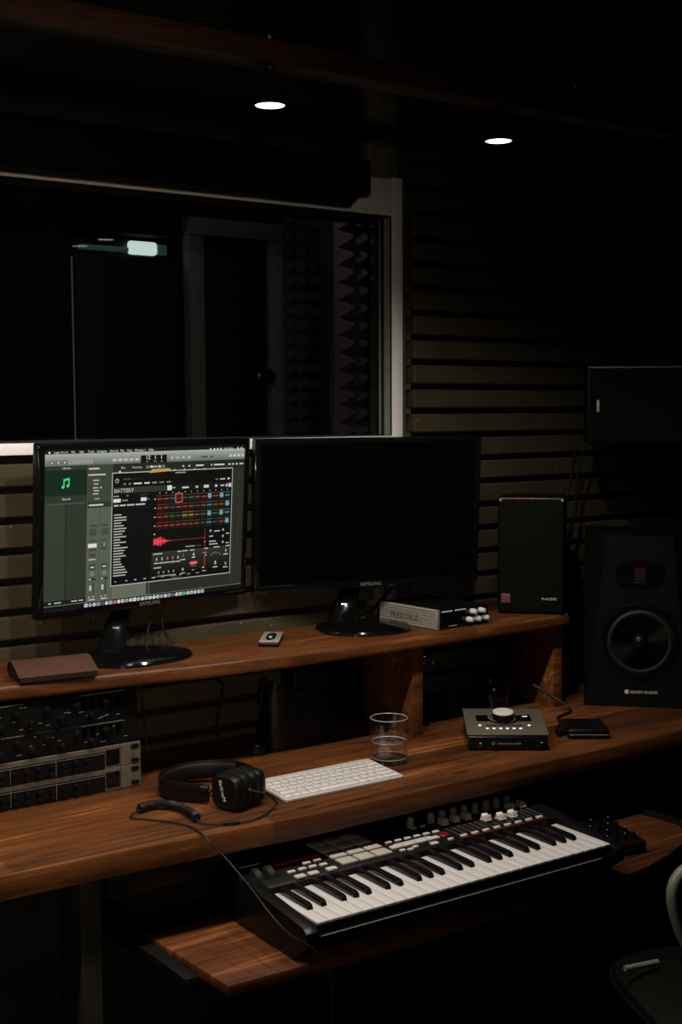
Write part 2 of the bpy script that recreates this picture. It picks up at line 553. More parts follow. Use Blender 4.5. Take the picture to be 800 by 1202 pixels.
# wall posts
struct('trim_1', MB().box2((1.894, 2.530, 2.045), (1.982, YW, 2.72), 0.002), POSTP, 'vertical board above the window corner', 'trim')
struct('trim_2', MB().box2((1.888, 2.515, 0.70), (1.964, YW, WZ0 - 0.026), 0.002), POSTP, 'vertical board below the window corner', 'trim')

def slats(x0, x1, zs, name, label, yb=YW - 0.0004, yf=2.500, skin=2.535):
    t = MB()
    t.box2((x0, skin, zs[0] - 0.02), (x1, yb, zs[-1] + 0.01), 0, 1)  # black backing puts the shade of the deep gaps into colour
    for a, b in zip(zs[:-1], zs[1:]):
        t.box2((x0, yf, a + 0.0072), (x1, skin + 0.004, b - 0.0072), 0.0035, seg=1)
    o = t.build(name, [SLAT, RUBBER])
    tag(o, label, 'acoustic panel')
    return o
zr = [1.422 + 0.0604 * k for k in range(-22, 19)]
slats(2.010, 3.45, zr, 'acoustic_panel', 'dark slatted acoustic panel on the wall right of the window')
MB_ = MB().box2((1.983, 2.512, 0.09), (1.994, YW - 0.0004, 2.52))
MB_.box2((1.994, 2.540, 0.09), (2.009, YW - 0.0004, 2.52), 0, 1)
for z_ in zr: MB_.box2((1.994, 2.512, z_ - 0.008), (2.009, 2.541, z_ + 0.008))  # slat-toned tabs on black paint lit backing between shaded slat ends
struct('trim_3', MB_, [SLAT, RUBBER], 'dark strip between window frame and slatted panel', 'trim')
zl = [1.328 - 0.0622 * k for k in range(0, 11)][::-1]
tag_l = slats(-0.6, 1.886, zl + [1.388], 'acoustic_panel', 'dark slatted acoustic panel on the wall below the window')

# blind cassette over the head of the window
bl = thing('roller_blind', 'black roller blind cassette along the top of the window', 'blind', (0, 2.44, 1.965))
c = MB(); c.prism([(0.0, 0.0), (0.066, 0.0), (0.066, 0.10), (0.012, 0.10), (0.0, 0.085)], -0.5, 1.795, 0.002, M=Matrix(((0, 0, 1, 0), (1, 0, 0, 0), (0, 1, 0, 0), (0, 0, 0, 1))))
c.build('cassette', BLKM, bl)
e_ = MB(); e_.box2((1.796, 0.004, 0.018), (1.838, 0.066, 0.098), 0.003); e_.build('end_bracket', BLKM, bl)
b_ = MB(); b_.box2((-0.5, 0.012, -0.010), (1.79, 0.030, -0.0005), 0.002); b_.build('bottom_rail', RUBBER, bl)

# ---- the room beyond the glass
far = MB()
YF = 4.5
far.box2((-2.2, YF, 0), (2.00, YF + 0.12, 2.72))
far.box2((2.00, YF, 2.155), (2.47, YF + 0.12, 2.72))
far.box2((2.47, YF, 0), (3.6, YF + 0.12, 2.72))
struct('wall_far', far, WALLP, 'dark wall of the recording room seen through the window', 'wall')
struct('wall_corridor', MB().box2((-2.2, 5.3, 0), (3.6, 5.4, 2.72)), WALLP)
d1 = struct('door_1', MB().box2((2.03, YF + 0.03, 0.004), (2.462, YF + 0.07, 2.075), 0.003), DOORD, 'black door seen through the window', 'door')
dh = MB(); dh.box2((2.001, YF + 0.032, 1.0), (2.022, YF + 0.04, 2.06), 0.001); dh.build('door_edge_glow', TUBED, d1)  # added glowing strip, stands for light along the door edge
tl = thing('corridor_light', 'bright strip of light above the black door behind the glass', 'light', (2.0, YF + 0.05, 2.085))
t_ = MB(); t_.box2((0.265, 0.0, 0.0), (0.385, 0.03, 0.052), 0.012, seg=3); t_.box2((0.385, 0.004, 0.004), (0.43, 0.03, 0.045), 0.006, 1)
t_.box2((0.06, 0.004, 0.006), (0.265, 0.03, 0.026), 0.006, 1, seg=2)
t_.build('diffuser', [TUBE, TUBED], tl)
h_ = MB(); h_.box2((0.04, 0.031, -0.004), (0.45, 0.046, 0.060), 0.003); h_.build('housing', DOORD, tl)
d2 = struct('door_2', MB().box2((2.53, YF - 0.035, 0.004), (2.83, YF - 0.004, 2.16), 0.003), DOORD, 'dark door in a pale frame behind the glass', 'door')
f2 = MB()
f2.box2((2.465, YF - 0.06, 0.0), (2.528, YF - 0.001, 2.16), 0.004); f2.box2((2.832, YF - 0.06, 0.0), (2.895, YF - 0.001, 2.16), 0.004)
f2.box2((2.465, YF - 0.06, 2.162), (2.895, YF - 0.001, 2.23), 0.004)
f2.build('door_frame', DOORF, d2)
hd = MB(); hd.lathe([(0, 0), (0.022, 0), (0.024, 0.01), (0.012, 0.02), (0.014, 0.03), (0.036, 0.045), (0.03, 0.06), (0, 0.064)], 20, M=Matrix.Translation((2.80, YF - 0.036, 1.62)) @ Matrix.Rotation(PI / 2, 4, 'X'))
hd.build('door_knob', BRASS, d2)

def pyramid_foam(x0, x1, z0, z1, y, p, h, name, label):
    m = MB()
    nx = int(round((x1 - x0) / p)); nz = int(round((z1 - z0) / p))
    m.box2((x0, y, z0), (x0 + nx * p, y + 0.02, z0 + nz * p))
    for i in range(nx):
        for k in range(nz):
            a, b = x0 + i * p, z0 + k * p
            m.add([(a, y, b), (a + p, y, b), (a + p, y, b + p), (a, y, b + p), (a + p / 2, y - h, b + p / 2)], [(0, 1, 4), (1, 2, 4), (2, 3, 4), (3, 0, 4)])
    return tag(m.build(name, FOAMP, angle=5), label, 'acoustic foam')
pyramid_foam(2.18, 2.53, 1.0, 2.1, 3.06, 0.05, 0.045, 'pyramid_foam', 'purple-grey pyramid foam behind the glass at the window right side')
struct('wall_return', MB().box2((2.19, 3.081, 0), (3.6, 3.16, 2.72)), WALLP)
pyramid_foam(2.92, 3.5, 0.9, 2.4, YF - 0.022, 0.06, 0.045, 'pyramid_foam', 'dark pyramid foam on the far wall beside the pale door frame')

# ------------------------------------------------------------------ desk
TD, TS, TT = 0.75, 0.985, 0.573
desk = thing('studio_desk', 'dark oiled wooden studio desk with raised shelf and keyboard tray', 'desk', (0, 0, 0))
dp = [(0.3, 1.958), (0.72, 1.950), (0.90, 1.945), (1.09, 1.932), (1.29, 1.917), (1.53, 1.917), (2.0, 1.919), (2.33, 1.919), (2.8, 1.919), (2.8, 2.495), (0.3, 2.495)]
MB().prism(dp, TD - 0.042, TD, 0.004).build('tabletop', WOOD, desk)
sp = [(0.3, 2.272), (0.86, 2.266), (1.05, 2.250), (1.247, 2.222), (1.466, 2.210), (1.743, 2.214), (2.03, 2.228), (2.25, 2.231), (2.288, 2.240), (2.475, 2.470), (2.475, 2.487), (0.3, 2.487)]
MB().prism(sp, TS - 0.030, TS, 0.009, seg=4).build('shelf', WOOD, desk)
for x0, x1, y0 in ((0.60, 0.63, 2.290), (1.804, 1.834, 2.250), (2.258, 2.288, 2.262)):
    MB().box2((x0, y0, TD), (x1, 2.487, TS - 0.030), 0.002).build('divider', WOOD, desk)
kb_ = MB()
kb_.lathe([(0, 0), (0.011, 0), (0.012, 0.008), (0.007, 0.012), (0.007, 0.018), (0.013, 0.022), (0.013, 0.032), (0, 0.035)], 16, M=Matrix.Translation((1.850, 2.262, 0.925)) @ Matrix.Rotation(PI / 2, 4, 'X'))
kb_.box2((1.8345, 2.26, 0.905), (1.866, 2.285, 0.945), 0.003)
kb_.build('clamp_knob', BLKG, desk)
# tray and rails
tp = [(0.999, 1.995), (1.012, 1.732), (1.2, 1.721), (1.378, 1.711), (1.69, 1.700), (1.885, 1.695), (1.96, 1.701), (2.05, 1.722), (2.13, 1.750), (2.19, 1.788), (2.222, 1.835), (2.212, 1.975)]
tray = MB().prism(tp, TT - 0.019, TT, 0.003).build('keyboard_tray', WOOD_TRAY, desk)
for x0, x1 in ((0.972, 0.998), (2.224, 2.244)):
    ztop = TT - 0.004 if x0 < 1.5 else TT + 0.006
    r = MB(); r.box2((x0, 1.80, TT - 0.030), (x1, 2.30, ztop), 0.002)
    rr = r.build('drawer_slide', BLKM, tray)
    h0 = None
    for k in range(9):
        p = ((x0 + x1) / 2, 1.815 + 0.026 * k, ztop)
        if h0 is None:
            h = MB(); h.lathe([(0, 0.0022), (0.0018, 0.0016), (0.0026, 0)], 10); h0 = h.build('screw_head', DARKMETAL, rr, loc=p)
        else: copy_part(h0, rr, p)
# legs
for x0, x1, y0 in ((0.868, 0.906, 1.970), (2.250, 2.288, 1.985)):
    l = MB(); l.box2((x0, y0, 0.0), (x1, y0 + 0.09, TD - 0.042), 0.003); l.build('leg', LEG_SHADE, desk)
MB().box2((0.30, 2.30, 0.0), (0.34, 2.46, TD - 0.042), 0.003).build('leg', WOOD, desk)
MB().box2((2.74, 2.0, 0.0), (2.78, 2.46, TD - 0.042), 0.003).build('leg', WOOD, desk)
ap = MB(); ap.box2((0.925, 1.985, 0.655), (1.19, 2.0, TD - 0.0425), 0.002); ap.box2((0.925, 1.968, 0.704), (1.19, 2.0, 0.7075), 0.001)
ap.build('apron', DARKMETAL, desk)

# ------------------------------------------------------------------ monitors
def monitor(loc, rz, pcl, tilt, W, H, neckroot, base, label, group, lit):
    t = thing('computer_monitor', label, 'monitor', loc, rz, group)
    n = Vector((0, -math.cos(tilt), math.sin(tilt))); u = Vector((0, math.sin(tilt), math.cos(tilt)))
    P = frame(pcl, (1, 0, 0), u)          # local x right, y up, z toward viewer
    sx0, sx1, sy0, sy1 = W * 0.0235, W * 0.0235, H * 0.034, H * 0.045
    # back shell
    s = MB(P)
    s.box((0, 0, -0.014), (W, H, 0.020), 0.004)
    s.box((0, -0.01, -0.030), (W * 0.62, H * 0.66, 0.022), 0.010, seg=3)
    s.build('housing', BLKS, t)
    # bezel
    b = MB(P)
    b.box2((-W / 2, H / 2 - sy0, -0.004), (W / 2, H / 2, 0.004), 0.0015)
    b.box2((-W / 2, -H / 2, -0.004), (W / 2, -H / 2 + sy1, 0.004), 0.0015)
    b.box2((-W / 2, -H / 2 + sy1, -0.004), (-W / 2 + sx0, H / 2 - sy0, 0.004), 0.0015)
    b.box2((W / 2 - sx1, -H / 2 + sy1, -0.004), (W / 2, H / 2 - sy0, 0.004), 0.0015)
    bz = b.build('bezel', BLKG, t)
    lg = MB(P); lg.text('SAMSUNG', 0.0115, Matrix.Translation((0.003, -H / 2 + sy1 * 0.30, 0.0043)), align='CENTER')
    lg.build('lettering', GTEXT, bz)
    # stand: sloping neck and glossy oval foot
    bx, by, ba, bb = base
    f = MB(); pr = [(0, 0.0), (1.0, 0.0), (1.0, 0.005), (0.97, 0.009), (0.80, 0.012), (0.3, 0.017), (0, 0.018)]
    vs, fs = [], []
    seg = 48
    for i in range(seg):
        a = 2 * PI * i / seg
        cx = math.copysign(abs(math.cos(a)) ** 0.8, math.cos(a)); cy = math.copysign(abs(math.sin(a)) ** 0.8, math.sin(a))
        for r, z in pr:
            r = max(r, 1e-4)
            vs.append((bx + ba * r * cx, by + bb * r * cy, z))
    for i in range(seg):
        j = (i + 1) % seg
        for k in range(len(pr) - 1):
            fs.append((i * 7 + k, j * 7 + k, j * 7 + k + 1, i * 7 + k + 1))
    f.add(vs, fs)
    f.build('base', BLKG, t)
    top = Vector(pcl) - n * 0.036 - u * (H / 2 - 0.05)
    nr = Vector((neckroot[0], neckroot[1], 0.014))
    nk = MB()
    hw = 0.024
    secs = []
    for k in range(9):
        q = k / 8
        p = nr.lerp(top, q) + Vector((0, 0.018 * math.sin(PI * q), 0))
        w = hw * (1.35 - 0.45 * min(1, q * 2.2)); d = 0.013
        secs.append([(p.x + w * cx_, p.y + d * cy_, p.z) for cx_, cy_ in ((-1, -.5), (-.7, -1), (.7, -1), (1, -.5), (1, .5), (.7, 1), (-.7, 1), (-1, .5))])
    vs = [v for s_ in secs for v in s_]; fs = []
    for k in range(8):
        for i in range(8):
            j = (i + 1) % 8
            fs.append((k * 8 + i, k * 8 + j, k * 8 + 8 + j, k * 8 + 8 + i))
    fs.append(tuple(range(8))[::-1]); fs.append(tuple(64 + i for i in range(8)))
    nk.add(vs, fs)
    nk.build('neck', BLKG, t)
    st = MB(P); st.box((top.x - pcl[0], -H / 2 + 0.05, -0.036), (0.07, 0.06, 0.012), 0.003); st.build('neck_mount', BLKS, t)
    # screen
    s = MB(P)
    x0, x1, y0, y1 = -W / 2 + sx0, W / 2 - sx1, -H / 2 + sy1, H / 2 - sy0
    if not lit:
        s.box2((x0 - 0.002, y0 - 0.002, -0.003), (x1 + 0.002, y1 + 0.002, 0.0015)); s.build('screen', SCROFF, t)
    else:
        draw_screen(s, W, H, x0, x1, y0, y1)
        s.build('screen', SCRON, t)
    return t


def draw_screen(s, W, H, x0, x1, y0, y1):
    L = [0.0012]
    def R(u0, v0, u1, v1, c, lay=0, lift=0.0):
        z = 0.0012 + 0.00012 * lay
        xa, xb, ya, yb = (u0 - .5) * W, (u1 - .5) * W, (.5 - v1) * H, (.5 - v0) * H
        s.add([(xa, ya, z), (xb, ya, z), (xb, yb, z), (xa, yb, z)], [(0, 1, 2, 3)], 0, None, srgb(*c))
    def T(u, v, txt, size, c, lay=6, align='LEFT'):
        s.text(txt, size * H, Matrix.Translation(((u - .5) * W, (.5 - v) * H, 0.0012 + 0.00012 * lay)), 0, srgb(*c), align=align)
    def C(u, v, r, c, lay=6, n=14, asp=None):
        z = 0.0012 + 0.00012 * lay
        s.add([((u - .5) * W + r * H * math.cos(2 * PI * i / n), (.5 - v) * H + r * H * math.sin(2 * PI * i / n), z) for i in range(n)], [tuple(range(n))], 0, None, srgb(*c))
    rn = random.Random(3)
    U0, U1 = x0 / W + .5, x1 / W + .5
    V0, V1 = .5 - y1 / H, .5 - y0 / H
    R(U0, V0, U1, V1, (10, 12, 9))
    # menu bar
    R(U0, V0, U1, 0.060, (14, 15, 12), 1)
    C(0.043, 0.051, 0.006, (230, 230, 225))
    uu = 0.062
    for w in ('Logic Pro X', 'File', 'Edit', 'Track', 'Navigate', 'Record', 'Mix', 'View', 'Window', '1', 'Help'):
        T(uu, 0.0575, w, 0.0185, (215, 215, 208)); uu += 0.0055 * len(w) + 0.014
    for k, u in enumerate((0.795, 0.815, 0.832, 0.849)): C(u, 0.058, 0.0055, (215, 215, 208))
    T(0.868, 0.0645, 'Fri 10:14', 0.0185, (215, 215, 208)); R(0.935, 0.052, 0.942, 0.063, (210, 210, 205), 6); C(0.958, 0.058, 0.006, (215, 215, 208))
    # toolbar, in bands like a brushed gradient
    ta, tb = 0.061, 0.128
    for k in range(6):
        g = 163 - 11 * k
        R(U0, ta + (tb - ta) * k / 6, U1, ta + (tb - ta) * (k + 1) / 6, (g - 4, g + 2, g - 6), 1)
    for k in range(7):
        R(0.042 + 0.0275 * k, 0.099, 0.066 + 0.0275 * k, 0.119, (96, 100, 93) if k < 3 else (150, 153, 144), 2)
        C(0.054 + 0.0275 * k, 0.109, 0.0055, (205, 208, 200) if k < 3 else (110, 112, 105), 3)
    for k in range(5):
        R(0.318 + 0.026 * k, 0.096, 0.342 + 0.026 * k, 0.115, (150, 152, 143) if k < 4 else (176, 150, 118), 2)
        R(0.325 + 0.026 * k, 0.102, 0.335 + 0.026 * k, 0.109, (215, 218, 210), 3)
    R(0.452, 0.083, 0.577, 0.128, (8, 10, 9), 2)
    for u, t in ((0.475, '12'), (0.515, '1'), (0.545, '1')): T(u, 0.108, t, 0.034, (225, 228, 222), 4)
    for u, t in ((0.478, 'bar'), (0.513, 'beat'), (0.546, 'key')): T(u, 0.124, t, 0.013, (160, 165, 160), 4)
    for k in range(4):
        R(0.590 + 0.0285 * k, 0.090, 0.614 + 0.0285 * k, 0.115, (138, 142, 132), 2); C(0.602 + 0.0285 * k, 0.103, 0.006, (200, 202, 195), 3)
    R(0.747, 0.100, 0.782, 0.110, (70, 72, 66), 3); R(0.793, 0.100, 0.811, 0.110, (70, 72, 66), 3)
    for k in range(4): R(0.893 + 0.021 * k, 0.092, 0.911 + 0.021 * k, 0.113, (160, 163, 154), 2); R(0.898 + 0.021 * k, 0.099, 0.907 + 0.021 * k, 0.107, (208, 210, 204), 3)
    # library column
    R(U0, tb, 0.208, 0.925, (50, 56, 45), 1)
    R(U0, tb, 0.208, 0.150, (44, 48, 40), 2); T(0.117, 0.147, 'Library', 0.019, (205, 208, 200), 6, 'CENTER')
    R(U0 + .002, 0.152, 0.207, 0.298, (11, 35, 22), 2)
    # green note
    g = (62, 214, 120)
    def Q(pts, c, lay=4):
        s.add([((a - .5) * W, (.5 - b) * H, 0.0012 + 0.00012 * lay) for a, b in pts], [tuple(range(len(pts)))], 0, None, srgb(*c))
    Q([(0.1045, 0.247), (0.1045, 0.204), (0.1095, 0.202), (0.1095, 0.247)], g); Q([(0.1255, 0.241), (0.1255, 0.198), (0.1305, 0.196), (0.1305, 0.241)], g)
    Q([(0.1045, 0.216), (0.1045, 0.204), (0.1305, 0.196), (0.1305, 0.208)], g)
    C(0.1025, 0.248, 0.0092, g); C(0.1235, 0.242, 0.0092, g)
    R(U0, 0.298, 0.208, 0.338, (44, 49, 41), 2); T(0.117, 0.323, 'Sounds', 0.019, (205, 208, 200), 6, 'CENTER')
    R(0.036, 0.342, 0.20, 0.347, (78, 84, 72), 3)
    R(0.114, 0.352, 0.120, 0.895, (32, 38, 29), 3)
    R(0.120, 0.352, 0.206, 0.895, (44, 50, 40), 2)
    R(U0, 0.898, 0.208, 0.928, (20, 23, 18), 2)
    for u, w in ((0.045, 0.012), (0.07, 0.03), (0.145, 0.026), (0.178, 0.02)): R(u, 0.907, u + w, 0.914, (175, 178, 170), 4)
    R(U0, 0.925, U1, 0.9285, (112, 116, 108), 5)
    # inspector column
    R(0.209, tb, 0.325, 0.925, (84, 90, 76), 1)
    R(0.210, tb, 0.325, 0.345, (58, 64, 52), 2)
    R(0.215, 0.146, 0.262, 0.155, (190, 194, 184), 4); R(0.213, 0.182, 0.29, 0.19, (190, 194, 184), 4)
    for k, v in enumerate((0.215, 0.236, 0.258, 0.275, 0.293)): R(0.234 + 0.004 * (k % 2), v, 0.262 - 0.003 * (k % 3), v + 0.007, (176, 180, 170), 4)
    R(0.266, 0.258, 0.274, 0.265, (200, 202, 195), 4); R(0.24, 0.322, 0.265, 0.329, (150, 154, 145), 4)
    R(0.212, 0.345, 0.324, 0.376, (40, 46, 36), 3); R(0.217, 0.357, 0.282, 0.366, (195, 198, 190), 4)
    R(0.264, 0.378, 0.267, 0.92, (70, 76, 62), 3)
    for c0 in (0.222, 0.275):
        R(c0, 0.478, c0 + 0.032, 0.486, (52, 57, 46), 4); R(c0, 0.498, c0 + 0.032, 0.54, (66, 72, 60), 4); R(c0, 0.565, c0 + 0.032, 0.572, (56, 61, 50), 4)
    R(0.216, 0.586, 0.255, 0.609, (214, 216, 208), 5); R(0.277, 0.589, 0.300, 0.600, (58, 62, 52), 5); C(0.289, 0.595, 0.005, (200, 203, 196))
    R(0.221, 0.620, 0.252, 0.628, (50, 55, 44), 4); R(0.274, 0.616, 0.304, 0.624, (50, 55, 44), 4); R(0.221, 0.645, 0.25, 0.665, (62, 68, 56), 4)
    R(0.218, 0.676, 0.251, 0.682, (196, 174, 160), 5)
    for c0 in (0.236, 0.291):
        R(c0 - 0.014, 0.705, c0 + 0.014, 0.742, (62, 68, 55), 4); R(c0 - 0.008, 0.721, c0 + 0.008, 0.728, (196, 199, 190), 5)
        C(c0, 0.762, 0.013, (126, 132, 118), 4); C(c0, 0.762, 0.007, (96, 102, 88), 5)
        R(c0 - 0.016, 0.79, c0 + 0.016, 0.802, (36, 40, 32), 4); R(c0 - 0.014, 0.793, c0 - 0.005, 0.799, (210, 213, 205), 5)
        R(c0 + 0.004, 0.815, c0 + 0.008, 0.895, (30, 34, 26), 4)
        R(c0 - 0.012, 0.832, c0 - 0.002, 0.862, (176, 180, 170), 5)
        R(c0 - 0.008, 0.862, c0 - 0.006, 0.895, (50, 55, 45), 4)
        C(c0 - 0.012, 0.901, 0.004, (200, 203, 196), 5); C(c0 + 0.006, 0.898, 0.004, (200, 203, 196), 5); R(c0 - 0.014, 0.912, c0 + 0.014, 0.919, (180, 183, 174), 5)
    # track area header
    R(0.326, tb, U1, 0.185, (32, 36, 28), 1)
    uu = 0.36
    for w in ('Edit', 'Functions', 'View'):
        T(uu, 0.158, w, 0.018, (195, 198, 190)); uu += 0.008 * len(w) + 0.02
    for k in range(5): R(0.478 + 0.019 * k, 0.146, 0.492 + 0.019 * k, 0.16, (182, 186, 176) if k % 2 else (120, 124, 114), 4)
    for u, w in ((0.655, 0.008), (0.685, 0.008), (0.722, 0.04), (0.80, 0.006), (0.815, 0.055), (0.89, 0.012), (0.91, 0.01), (0.93, 0.01), (0.95, 0.01), (0.962, 0.008)): R(u, 0.152, u + w, 0.161, (200, 203, 195), 4)
    C(0.355, 0.176, 0.007, (210, 212, 206))
    Q([(0.49, 0.190), (0.508, 0.168), (0.585, 0.166), (0.60, 0.172), (0.585, 0.184)], (186, 146, 84), 5)
    for k in range(5): C(0.615 + 0.05 * k, 0.175 + 0.001 * k, 0.004, (190, 193, 186))
    # track area body
    R(0.326, 0.185, U1, 0.925, (38, 43, 34), 1)
    R(0.326, 0.845, 0.49, 0.925, (96, 102, 88), 2); R(0.49, 0.845, 0.497, 0.925, (28, 32, 25), 3); R(0.499, 0.845, 0.505, 0.925, (82, 88, 76), 3)
    R(0.92, 0.19, 0.924, 0.925, (50, 55, 45), 2); R(0.95, 0.19, 0.954, 0.925, (46, 51, 42), 2)
    # plug-in window
    p0, p1, q0, q1 = 0.323, 0.912, 0.184, 0.846
    R(p0 - 0.003, q0 - 0.005, p1 + 0.003, q1 + 0.005, (176, 180, 172), 3)
    R(p0, q0, p1, q1, (4, 5, 5), 4)
    R(0.62, 0.192, 0.672, 0.199, (140, 143, 138), 6)
    C(0.343, 0.228, 0.0135, (165, 168, 162)); C(0.343, 0.228, 0.0095, (6, 7, 7), 7); R(0.342, 0.214, 0.3445, 0.228, (165, 168, 162), 8)
    R(0.368, 0.214, 0.46, 0.226, (22, 24, 22), 5); R(0.37, 0.217, 0.405, 0.223, (70, 72, 70), 6)
    uu = 0.372
    for w, c_ in ((0.012, 120), (0.012, 120), (0.038, 205), (0.026, 200), (0.022, 140), (0.024, 110), (0.02, 120)):
        R(uu, 0.244, uu + w, 0.253, (c_, c_, c_ - 5), 6); uu += w + 0.012
    R(0.825, 0.244, 0.838, 0.25, (120, 122, 118), 6); R(0.848, 0.244, 0.875, 0.251, (190, 192, 186), 6); R(0.888, 0.241, 0.899, 0.252, (200, 202, 196), 6)
    R(p0, 0.268, 0.58, 0.303, (44, 48, 42), 5); T(0.330, 0.298, 'BATTERY', 0.033, (190, 193, 186), 7)
    R(0.58, 0.268, p1, 0.303, (16, 18, 16), 5)
    R(0.582, 0.270, 0.604, 0.300, (205, 208, 200), 6); R(0.604, 0.282, 0.622, 0.289, (150, 152, 148), 6)
    for u, w, h in ((0.655, 0.034, .01), (0.724, 0.012, .012), (0.765, 0.026, .018), (0.823, 0.012, .014), (0.852, 0.02, .008), (0.88, 0.008, .018), (0.893, 0.016, .024)):
        R(u, 0.288 - h / 2, u + w, 0.288 + h / 2, (190, 192, 186), 6)
    R(p0, 0.303, 0.508, 0.815, (5, 6, 6), 5)
    R(0.328, 0.315, 0.352, 0.322, (150, 152, 148), 6); R(0.386, 0.315, 0.398, 0.321, (110, 112, 108), 6); R(0.448, 0.315, 0.488, 0.32, (60, 62, 60), 6)
    R(0.327, 0.334, 0.361, 0.355, (214, 216, 210), 6); R(0.367, 0.341, 0.394, 0.349, (130, 132, 128), 6); R(0.455, 0.334, 0.483, 0.355, (205, 208, 202), 6); R(0.489, 0.341, 0.497, 0.349, (110, 112, 108), 6)
    uu = 0.329
    for w in (0.022, 0.028, 0.034, 0.045): R(uu, 0.369, uu + w, 0.378, (180, 182, 176), 6); uu += w + 0.006
    R(p0, 0.388, 0.508, 0.395, (20, 22, 20), 6)
    for k in range(23):
        v = 0.425 + 0.0164 * k
        w = rn.choice((0.03, 0.034, 0.046, 0.052, 0.058, 0.04, 0.066))
        R(0.331, v, 0.331 + w, v + 0.0072, (168, 171, 165), 6)
        R(p0, v + 0.011, 0.505, v + 0.0125, (14, 16, 14), 6)
    R(0.508, 0.303, 0.513, 0.815, (16, 17, 15), 6)
    # cells 4 x 12
    tintc = {'r': (120, 52, 40), 'o': (104, 62, 46), 'g': (48, 84, 56), 'd': (52, 60, 50), 'y': (128, 116, 58), 'c': (64, 108, 112), 'b': (66, 92, 104)}
    rows = ['rrgrgdogrcbo'.replace('b', 'g'), 'rrdrroorcrod', 'rrddyyoccbgc', 'rrrroodgcbrb']
    rows = ['rrgrdgorcrcc', 'rrdrrodrcooc', 'rrgdyyogcgcc', 'rrrrorodcdoc']
    for j in range(4):
        for i in range(12):
            u = 0.532 + 0.0313 * i; v = 0.326 + 0.0545 * j
            cc = tuple(int(x * 0.82) for x in tintc[rows[j][i]])
            R(u, v, u + 0.0285, v + 0.048, tuple(int(x * 0.36) for x in cc), 5)
            R(u, v + 0.001, u + 0.0285, v + 0.006, cc, 6)
            R(u + 0.002, v + 0.020, u + 0.0265, v + 0.028, tuple(min(255, int(x * 1.45)) for x in cc), 6)
            if rows[j][i] in 'c' and (i + j) % 2 == 0: R(u + 0.006, v + 0.008, u + 0.022, v + 0.036, (122, 150, 150), 7)
        C(0.524, 0.349 + 0.0545 * j, 0.0042, (214, 206, 170))
        for i in range(12):
            if j == 0: R(0.544 + 0.0313 * i, 0.311, 0.548 + 0.0313 * i, 0.317, (170, 172, 166), 6)
    su, sv = 0.532 + 0.0313 * 3, 0.326
    for a in ((su - .004, sv - .006, su + .0325, sv), (su - .004, sv + .046, su + .0325, sv + .052), (su - .004, sv, su, sv + .046), (su + .0285, sv, su + .0325, sv + .046)): R(*a, (186, 96, 92), 8)
    R(su + .003, sv + .018, su + .0265, sv + .034, (104, 18, 20), 8)
    # waveform
    R(0.513, 0.548, p1, 0.668, (7, 8, 7), 5)
    n = 70
    cy = 0.608
    for k in range(n):
        u = 0.52 + 0.26 * k / n
        a = 0.036 * math.exp(-((k - 9) / 5.5) ** 2) * (0.12 + 0.88 * rn.random() ** 1.6) + 0.018 * math.exp(-k / 5) + 0.0016
        if k > 26: a = 0.0013
        c_ = (228, 62, 72) if k < 22 else (150, 52, 54)
        R(u, cy - a, u + 0.26 / n, cy + a, c_, 6)
    C(0.524, 0.562, 0.005, (200, 202, 196))
    R(0.776, 0.556, 0.779, 0.664, (150, 40, 44), 6); C(0.777, 0.635, 0.005, (214, 110, 108), 7); R(0.68, 0.651, 0.727, 0.657, (150, 152, 148), 6); R(0.735, 0.65, 0.76, 0.658, (60, 62, 60), 6)
    for u, v in ((0.806, 0.57), (0.872, 0.57), (0.872, 0.61), (0.872, 0.648)): C(u, v, 0.009, (92, 94, 90)); C(u, v - .003, 0.005, (205, 208, 202), 7)
    for u, v, w in ((0.825, 0.57, 0.03), (0.80, 0.60, 0.02), (0.80, 0.632, 0.035), (0.80, 0.65, 0.045), (0.888, 0.59, 0.016), (0.888, 0.65, 0.016)): R(u, v, u + w, v + 0.007, (176, 178, 172), 6)
    # lower control panel, bands of grey
    for k in range(8):
        g = 46 - 4 * k
        R(0.513, 0.672 + 0.0165 * k, p1, 0.672 + 0.0165 * (k + 1), (g, g + 2, g - 3), 5)
    for u, w, v in ((0.52, 0.045, 0.680), (0.64, 0.02, 0.677), (0.665, 0.025, 0.676), (0.703, 0.022, 0.676), (0.776, 0.02, 0.674), (0.825, 0.03, 0.671), (0.888, 0.02, 0.669)):
        R(u, v, u + w, v + 0.007, (176, 178, 172), 6)
    def KN(u, v, c_, r=0.0125):
        C(u, v, r, (10, 11, 10), 6); C(u, v, r * 0.72, tuple(int(x * 0.55) for x in c_), 7); R(u - 0.0015, v - r, u + 0.0025, v, c_, 8); R(u - 0.012, v + r + 0.006, u + 0.012, v + r + 0.012, (190, 192, 186), 6)
    for k in range(5): KN(0.537 + 0.0265 * k, 0.719, (200, 202, 196) if k not in (2, 3) else (200, 120, 110))
    KN(0.668, 0.712, (214, 84, 78))
    R(0.524, 0.765, 0.56, 0.772, (176, 178, 172), 6)
    for k in range(4): KN(0.548 + 0.0245 * k, 0.801, (200, 150, 140), 0.0105)
    KN(0.668, 0.797, (200, 202, 196))
    Q([(0.717, 0.713), (0.722, 0.694), (0.727, 0.713)], (205, 208, 202), 6); R(0.713, 0.722, 0.73, 0.728, (205, 208, 202), 6)
    Q([(0.700, 0.762), (0.706, 0.75), (0.738, 0.748), (0.744, 0.758), (0.738, 0.769), (0.706, 0.772)], (188, 62, 62), 6); R(0.707, 0.758, 0.737, 0.763, (236, 160, 158), 7); R(0.709, 0.776, 0.735, 0.781, (150, 90, 88), 6); R(0.714, 0.802, 0.728, 0.808, (130, 132, 128), 6)
